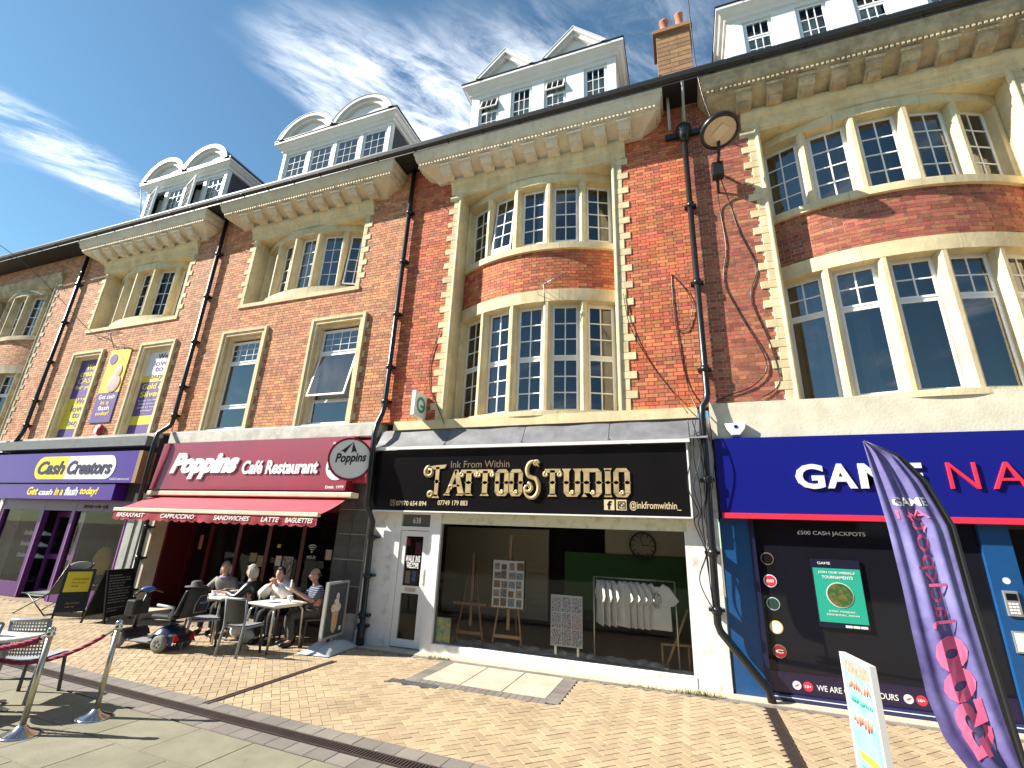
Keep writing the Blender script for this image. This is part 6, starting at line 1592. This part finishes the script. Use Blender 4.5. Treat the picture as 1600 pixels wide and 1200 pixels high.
# teal pavement sign, almost edge-on
tb = thing('pavement_sign', 'pale framed turquoise pavement sign seen nearly edge on before the arcade', 'pavement sign', (1.38, -2.8, 0))
Tt = frame_T((1.33, -2.48), R(-83))
for a in ((0, .03, -.025, .025, .06, 1.08), (.57, .60, -.025, .025, .06, 1.08), (.03, .57, -.025, .025, 1.05, 1.08), (.03, .57, -.025, .025, .06, .09)): bx('frame', mat('pale_frame', (.60, .60, .57), .4), *a, T=Tt, root=tb)
pn = bx('panel', mat('turquoise_print', (.16, .50, .44), .4, col2=(.28, .58, .50), scale=6), .03, .57, -.012, .012, .09, 1.05, T=Tt, root=tb)
for sd in (1, -1):
    q = MB(Tt); q.box(.05, .55, *(sorted((sd * .013, sd * .015))), .93, 1.03); build('print_strip', q, mat('brown_strip', (.22, .17, .13), .6, col2=(.4, .36, .3), scale=25), pn)
    for (s_, z, h_, m_) in ((0, .80, .09, mat('coral', (.75, .18, .14), .5)), (0, .70, .05, mat('teal_dark', (.05, .28, .25), .5)), (0, .52, .10, mat('coral', (.75, .18, .14))), ('JACKPOTS', .16, .05, mat('teal_dark', (.05, .28, .25)))):
        q = MB(Tt); Pq = lambda x, o, zz, sd=sd: (x if sd > 0 else .60 - x, sd * (.013 + o), zz)
        q = q.text(s_, .10, .50, z, z + h_, 0, .002, bold=.02, P=Pq) if s_ else scribble(q, .10, .50, z, h_, Pq, h_ * .12, int(z * 50)); build('lettering', q, m_, pn)
    q = MB(Tt); q.box(.10, .50, *(sorted((sd * .013, sd * .015))), .26, .32); build('print_strip', q, YEL, pn)
for a in ((.0, .6, -.22, -.18, .0, .05), (.0, .6, .18, .22, .0, .05), (.27, .33, -.2, .2, .01, .06)): bx('foot', BLKP, *a, T=Tt, root=tb)

# ---------------------------------------------------------------- inside the tattoo shop
WOOD = mat('pale_wood', (.42, .26, .12), .6, var=.25, scale=15); WOODD = mat('brown_wood', (.22, .12, .055), .6, var=.25, scale=15)
def easel(x, y, s_, label, m, h=1.75):
    r = thing('easel', label, 'easel', (x, y, .02), 'easels in the tattoo shop window')
    for a in (-1, 1): q = MB(); q.tube([(x + a * .06, y, h * .82), (x + a * .30, y - .05, .02)], .018, 6); build('leg', q, m, r)
    q = MB(); q.tube([(x, y + .02, h), (x, y + .55, .02)], .018, 6); build('leg', q, m, r)
    q = MB(); q.box(x - .025, x + .025, y - .02, y + .02, .45, h); build('mast', q, m, r)
    q = MB(); q.box(x - .33, x + .33, y - .10, y - .02, .80, .85); build('ledge', q, m, r)
    q = MB(); q.box(x - .26, x + .26, y - .05, y - .01, .32, .37); build('cross_bar', q, m, r)
    return r
easel(-3.82, .30, 1, 'empty wooden easel standing at the left of the tattoo shop window', WOODD, 1.7)
easel(-3.10, .32, 1, 'pale wooden easel carrying the photo board in the tattoo shop window', WOOD, 2.05)
pb = thing('photo_board', 'white board of small tattoo photos standing on the pale easel', 'display board', (-3.09, .2, .85))
q = MB(); q.box(-3.39, -2.79, .20, .22, .82, 1.60); b_ = build('board', q, mat('photo_mount', (.70, .71, .68), .6), pb)
for e in ((-3.405, -3.39, .81, 1.61), (-2.79, -2.775, .81, 1.61)): q = MB(); q.box(e[0], e[1], .19, .225, e[2], e[3]); build('frame', q, BLKP, pb)
rr = random.Random(11); PH = [mat('photo_a', (.06, .06, .06), .5, col2=(.35, .34, .33), scale=22), mat('photo_b', (.20, .16, .13), .5, col2=(.45, .40, .36), scale=26), mat('photo_c', (.10, .18, .20), .5, col2=(.30, .40, .42), scale=20), mat('photo_d', (.25, .17, .09), .5, col2=(.10, .07, .05), scale=24)]
for j in range(5):
    for i in range(4):
        w_, h_ = rr.uniform(.09, .13), rr.uniform(.09, .14); x = -3.37 + i * .145 + rr.uniform(0, .015); z = .84 + j * .15
        q = MB(); q.box(x, x + w_, .195, .2, z, z + h_); build('photo', q, rr.choice(PH), b_)
fb = thing('flash_board', 'white board of tattoo flash drawings standing low in the window', 'display board', (-2.0, .2, .02))
q = MB(); q.box(-2.28, -1.74, .16, .18, .32, 1.10); b_ = build('board', q, mat('flash_paper', (.66, .68, .70), .6), fb)
INK = mat('ink_print', (.16, .16, .18), .7, col2=(.60, .62, .64), scale=45, lo=.46, hi=.52); INKR = mat('ink_print_red', (.45, .28, .28), .7, col2=(.64, .62, .62), scale=45, lo=.46, hi=.54)
for j in range(3):
    for i in range(3):
        q = MB(); x = -2.265 + i * .175; z = .34 + j * .25; q.box(x, x + .16, .155, .16, z, z + .235); build('drawing', q, INKR if (i, j) == (2, 1) else INK, b_)
for x in (-2.2, -1.82): q = MB(); q.box(x - .02, x + .02, .18, .22, .02, .40); build('leg', q, ALU, fb)
rail = thing('clothes_rail', 'metal clothes rail behind the tattoo shop glass', 'clothes rail', (-1.2, .55, .02))
for x in (-1.56, -.25): q = MB(); q.tube([(x, .26, .02), (x, .26, 1.42)], .014, 8); build('upright', q, ALU, rail)
q = MB(); q.tube([(-1.56, .26, 1.42), (-.25, .26, 1.42)], .012, 8); build('bar', q, ALU, rail)
for x in (-1.56, -.25): q = MB(); q.tube([(x, .1, .03), (x, .6, .03)], .014, 8); build('foot', q, ALU, rail)
TS = mat('white_cotton', (.80, .80, .77), .9, var=.06, scale=12)
def tshirt(x, y, ang, label, print_=None):
    r = thing('t_shirt', label, 't-shirt', (x, y, 1.38), 't-shirts on the rail', R(ang))
    out_ = [(-.09, 0), (-.19, -.05), (-.33, -.24), (-.24, -.32), (-.19, -.24), (-.20, -.68), (.20, -.68), (.19, -.24), (.24, -.32), (.33, -.24), (.19, -.05), (.09, 0), (.05, -.05), (-.05, -.05)]
    q = MB(); q.smooth = False; n = len(out_)
    bulge = lambda a, b: .035 * max(0, 1 - (a / .25) ** 2) + .012 * math.sin(a * 40 + b * 6)
    q.add([(a, -bulge(a, b), b) for a, b in out_] + [(a, bulge(a, b) + .006, b) for a, b in out_] + [(0, -.04, -.35), (0, .046, -.35)],
          [(i, (i + 1) % n, 2 * n) for i in range(n)] + [((i + 1) % n + n, i + n, 2 * n + 1) for i in range(n)] + [((i + 1) % n, i, i + n, (i + 1) % n + n) for i in range(n)])
    build('shirt', q, TS, r, local=True)
    q = MB(); q.tube([(-.16, 0, -.045), (0, 0, .015), (.16, 0, -.045)], .006, 5); q.tube([(0, 0, .015), (0, 0, .05), (.02, 0, .065)], .004, 5); build('hanger', q, BLKP, r, local=True)
    if print_: q = MB(); q.ell((.0, -.047, -.25), (.07, .004, .12), 10, 6); build('print', q, mat('shirt_print', (.25, .25, .24), .8, col2=(.75, .75, .73), scale=30, lo=.45, hi=.55), r, local=True)
order = ['first', 'second', 'third', 'fourth', 'fifth', 'sixth', 'seventh', 'eighth']
for i in range(8): tshirt(-1.46 + i * .095, .26, -66 + i * 3 + (0 if i != 3 else 28), 'white t-shirt hanging edge on, %s from the left on the rail' % order[i])
tshirt(-.52, .22, -9, 'white printed t-shirt facing the street at the right end of the rail', True)
ck = thing('wall_clock', 'large round skeleton clock on the back of the tattoo shop', 'clock', (-.9, 2.4, 1.9))
q = MB(); n = 28; q.tube([(-.9 + .26 * math.cos(2 * PI * i / n), 2.4, 1.95 + .26 * math.sin(2 * PI * i / n)) for i in range(n + 1)], .018, 6); build('rim', q, BLKP, ck)
for k in range(12):
    a = k * PI / 6; q = MB(); q.tube([(-.9 + .17 * math.cos(a), 2.4, 1.95 + .17 * math.sin(a)), (-.9 + .25 * math.cos(a), 2.4, 1.95 + .25 * math.sin(a))], .010, 5); build('numeral', q, BLKP, ck)
for a, l_ in ((.1, .15), (1.8, .2)): q = MB(); q.tube([(-.9, 2.39, 1.95), (-.9 + l_ * math.cos(a), 2.39, 1.95 + l_ * math.sin(a))], .008, 5); build('hand', q, BLKP, ck)
q = MB(); q.box(-2.6, .3, 2.5, 2.54, .6, 1.75); single('display_panel', q, mat('green_panel', (.02, .085, .02), .8), 'dark green panel across the back of the tattoo shop', 'wall panel')
q = MB(); q.box(-5.6, -3.0, 2.6, 2.64, .3, 2.2)
for i in range(14): q.box(-5.6, -3.0, 2.585, 2.60, .35 + i * .13, .45 + i * .13)
single('slat_panel', q, mat('slat_cream', (.30, .27, .20), .7), 'cream slatted wall panel at the back left of the tattoo shop', 'wall panel')
q = MB(); q.box(-1.7, .3, 2.5, 2.54, 1.76, 2.5)
for i in range(5): q.box(-1.7, .3, 2.485, 2.50, 1.79 + i * .13, 1.89 + i * .13)
single('slat_panel', q, MAT['slat_cream'], 'cream slatted wall panel behind the round clock', 'wall panel')
LAMP = bpy.data.materials.new('downlight_glow'); LAMP.use_nodes = True; LAMP.node_tree.nodes['Principled BSDF'].inputs['Emission Color'].default_value = (1, .9, .75, 1); LAMP.node_tree.nodes['Principled BSDF'].inputs['Emission Strength'].default_value = 18
for i, (x, y) in enumerate(((-3.9, 1.2), (-2.5, 1.6), (-1.3, 1.2), (-.4, 1.5))):
    r = thing('downlight', 'lit ceiling downlight, %s from the left in the tattoo shop' % ['first', 'second', 'third', 'fourth'][i], 'ceiling light', (x, y, 2.58), 'lit ceiling lights in the tattoo shop')
    q = MB(); q.lathe([(.08, 0), (.08, .02)], (x, y, 2.575), 16); build('ring', q, WHITE, r); q = MB(); q.disc((x, y, 2.57), .06, 16, 'z', .004); build('bulb', q, LAMP, r)
wc = thing('wooden_stand', 'leaning wooden folding stand at the right of the tattoo shop window', 'stand', (-.35, .5, .02))
for pth in ([(-.50, .35, .05), (-.08, .35, 1.0)], [(-.50, .55, .05), (-.08, .55, 1.0)], [(-.50, .35, .50), (-.50, .35, .05)], [(-.50, .35, .48), (-.06, .35, .5)], [(-.10, .35, .05), (-.10, .35, .5)]):
    q = MB(); q.tube(pth, .022, 4); build('bar', q, WOOD, wc)
q = MB(); q.smooth = True; q.grid(lambda u, v: (-4.3 + 3.9 * u, .12 + .35 * v, .17 + .05 * abs(math.sin(u * 23 + 2 * math.sin(v * 5))) * math.sin(PI * v) + .03 * math.sin(u * 51 + v * 9) * math.sin(PI * v)), 90, 8)
single('plastic_sheet', q, mat('grey_plastic_sheet', (.32, .35, .37), .25), 'crumpled grey plastic sheet along the bottom of the tattoo shop window', 'plastic sheet')
q = MB(); q.box(-4.38, -4.10, .06, .07, .17, .58); single('poster', q, mat('bright_poster', (.10, .30, .28), .5, col2=(.70, .60, .12), scale=9), 'small bright poster standing in the bottom left corner of the tattoo shop window', 'poster')

# goods in the pawn shop windows
SHOE = mat('white_trainer', (.62, .62, .60), .6)
def trainer(x, y, z, k):
    r = thing('trainer_shoe', 'white trainer, %s in the left pawn shop window' % k, 'shoe', (x, y, z), 'white trainers in the pawn shop window', R(20))
    q = MB(); q.box(-.13, .13, -.045, .045, 0, .03); build('sole', q, WHITE, r, local=True, bevel=.012)
    q = MB(); q.smooth = True; q.grid(lambda u, v: (-.125 + .25 * u, (-.042 + .084 * v), .03 + (.10 - .075 * u ** .6) * math.sin(PI * v) ** .4), 10, 8); build('upper', q, SHOE, r, local=True)
for j in range(3):
    q = MB(); q.box(-18.2, -17.05, .35, .62, .92 + j * .30, .935 + j * .30); single('shelf', q, mat('shelf_glass', (.10, .11, .11), .3), ['lowest', 'middle', 'highest'][j] + ' shelf of white trainers in the left pawn shop window', 'shelf', 'shelves in the pawn shop window')
    for i in range(5): trainer(-18.05 + i * .22, .45, .936 + j * .30, '%s on the %s shelf' % (['leftmost', 'second from left', 'middle', 'second from right', 'rightmost'][i], ['lowest', 'middle', 'highest'][j]))
yj = thing('jacket_display', 'yellow jacket on a stand in the right pawn shop window', 'jacket', (-14.6, .55, .38))
q = MB(); q.smooth = True; q.ell((-14.6, .5, 1.0), (.36, .14, .36), 16, 10); build('jacket', q, mat('mustard_cloth', (.36, .24, .02), .8, var=.3), yj)
q = MB(); q.tube([(-14.6, .5, .38), (-14.6, .5, 1.5)], .02, 8); build('stand', q, BLKP, yj)
for i, (x, h_) in enumerate(((-13.75, .22), (-13.6, .38), (-13.48, .30))):
    q = MB(); q.box(x, x + .11, .25, .42, .38, .38 + h_); single('box', q, mat('pale_box', (.50, .58, .60), .6, rnd=.1), ['shortest', 'tallest', 'rightmost'][i] + ' pale box in the corner of the right pawn shop window', 'box', 'boxes in the pawn shop window', bevel=.004)
bpy.data.scenes.remove(TMP)
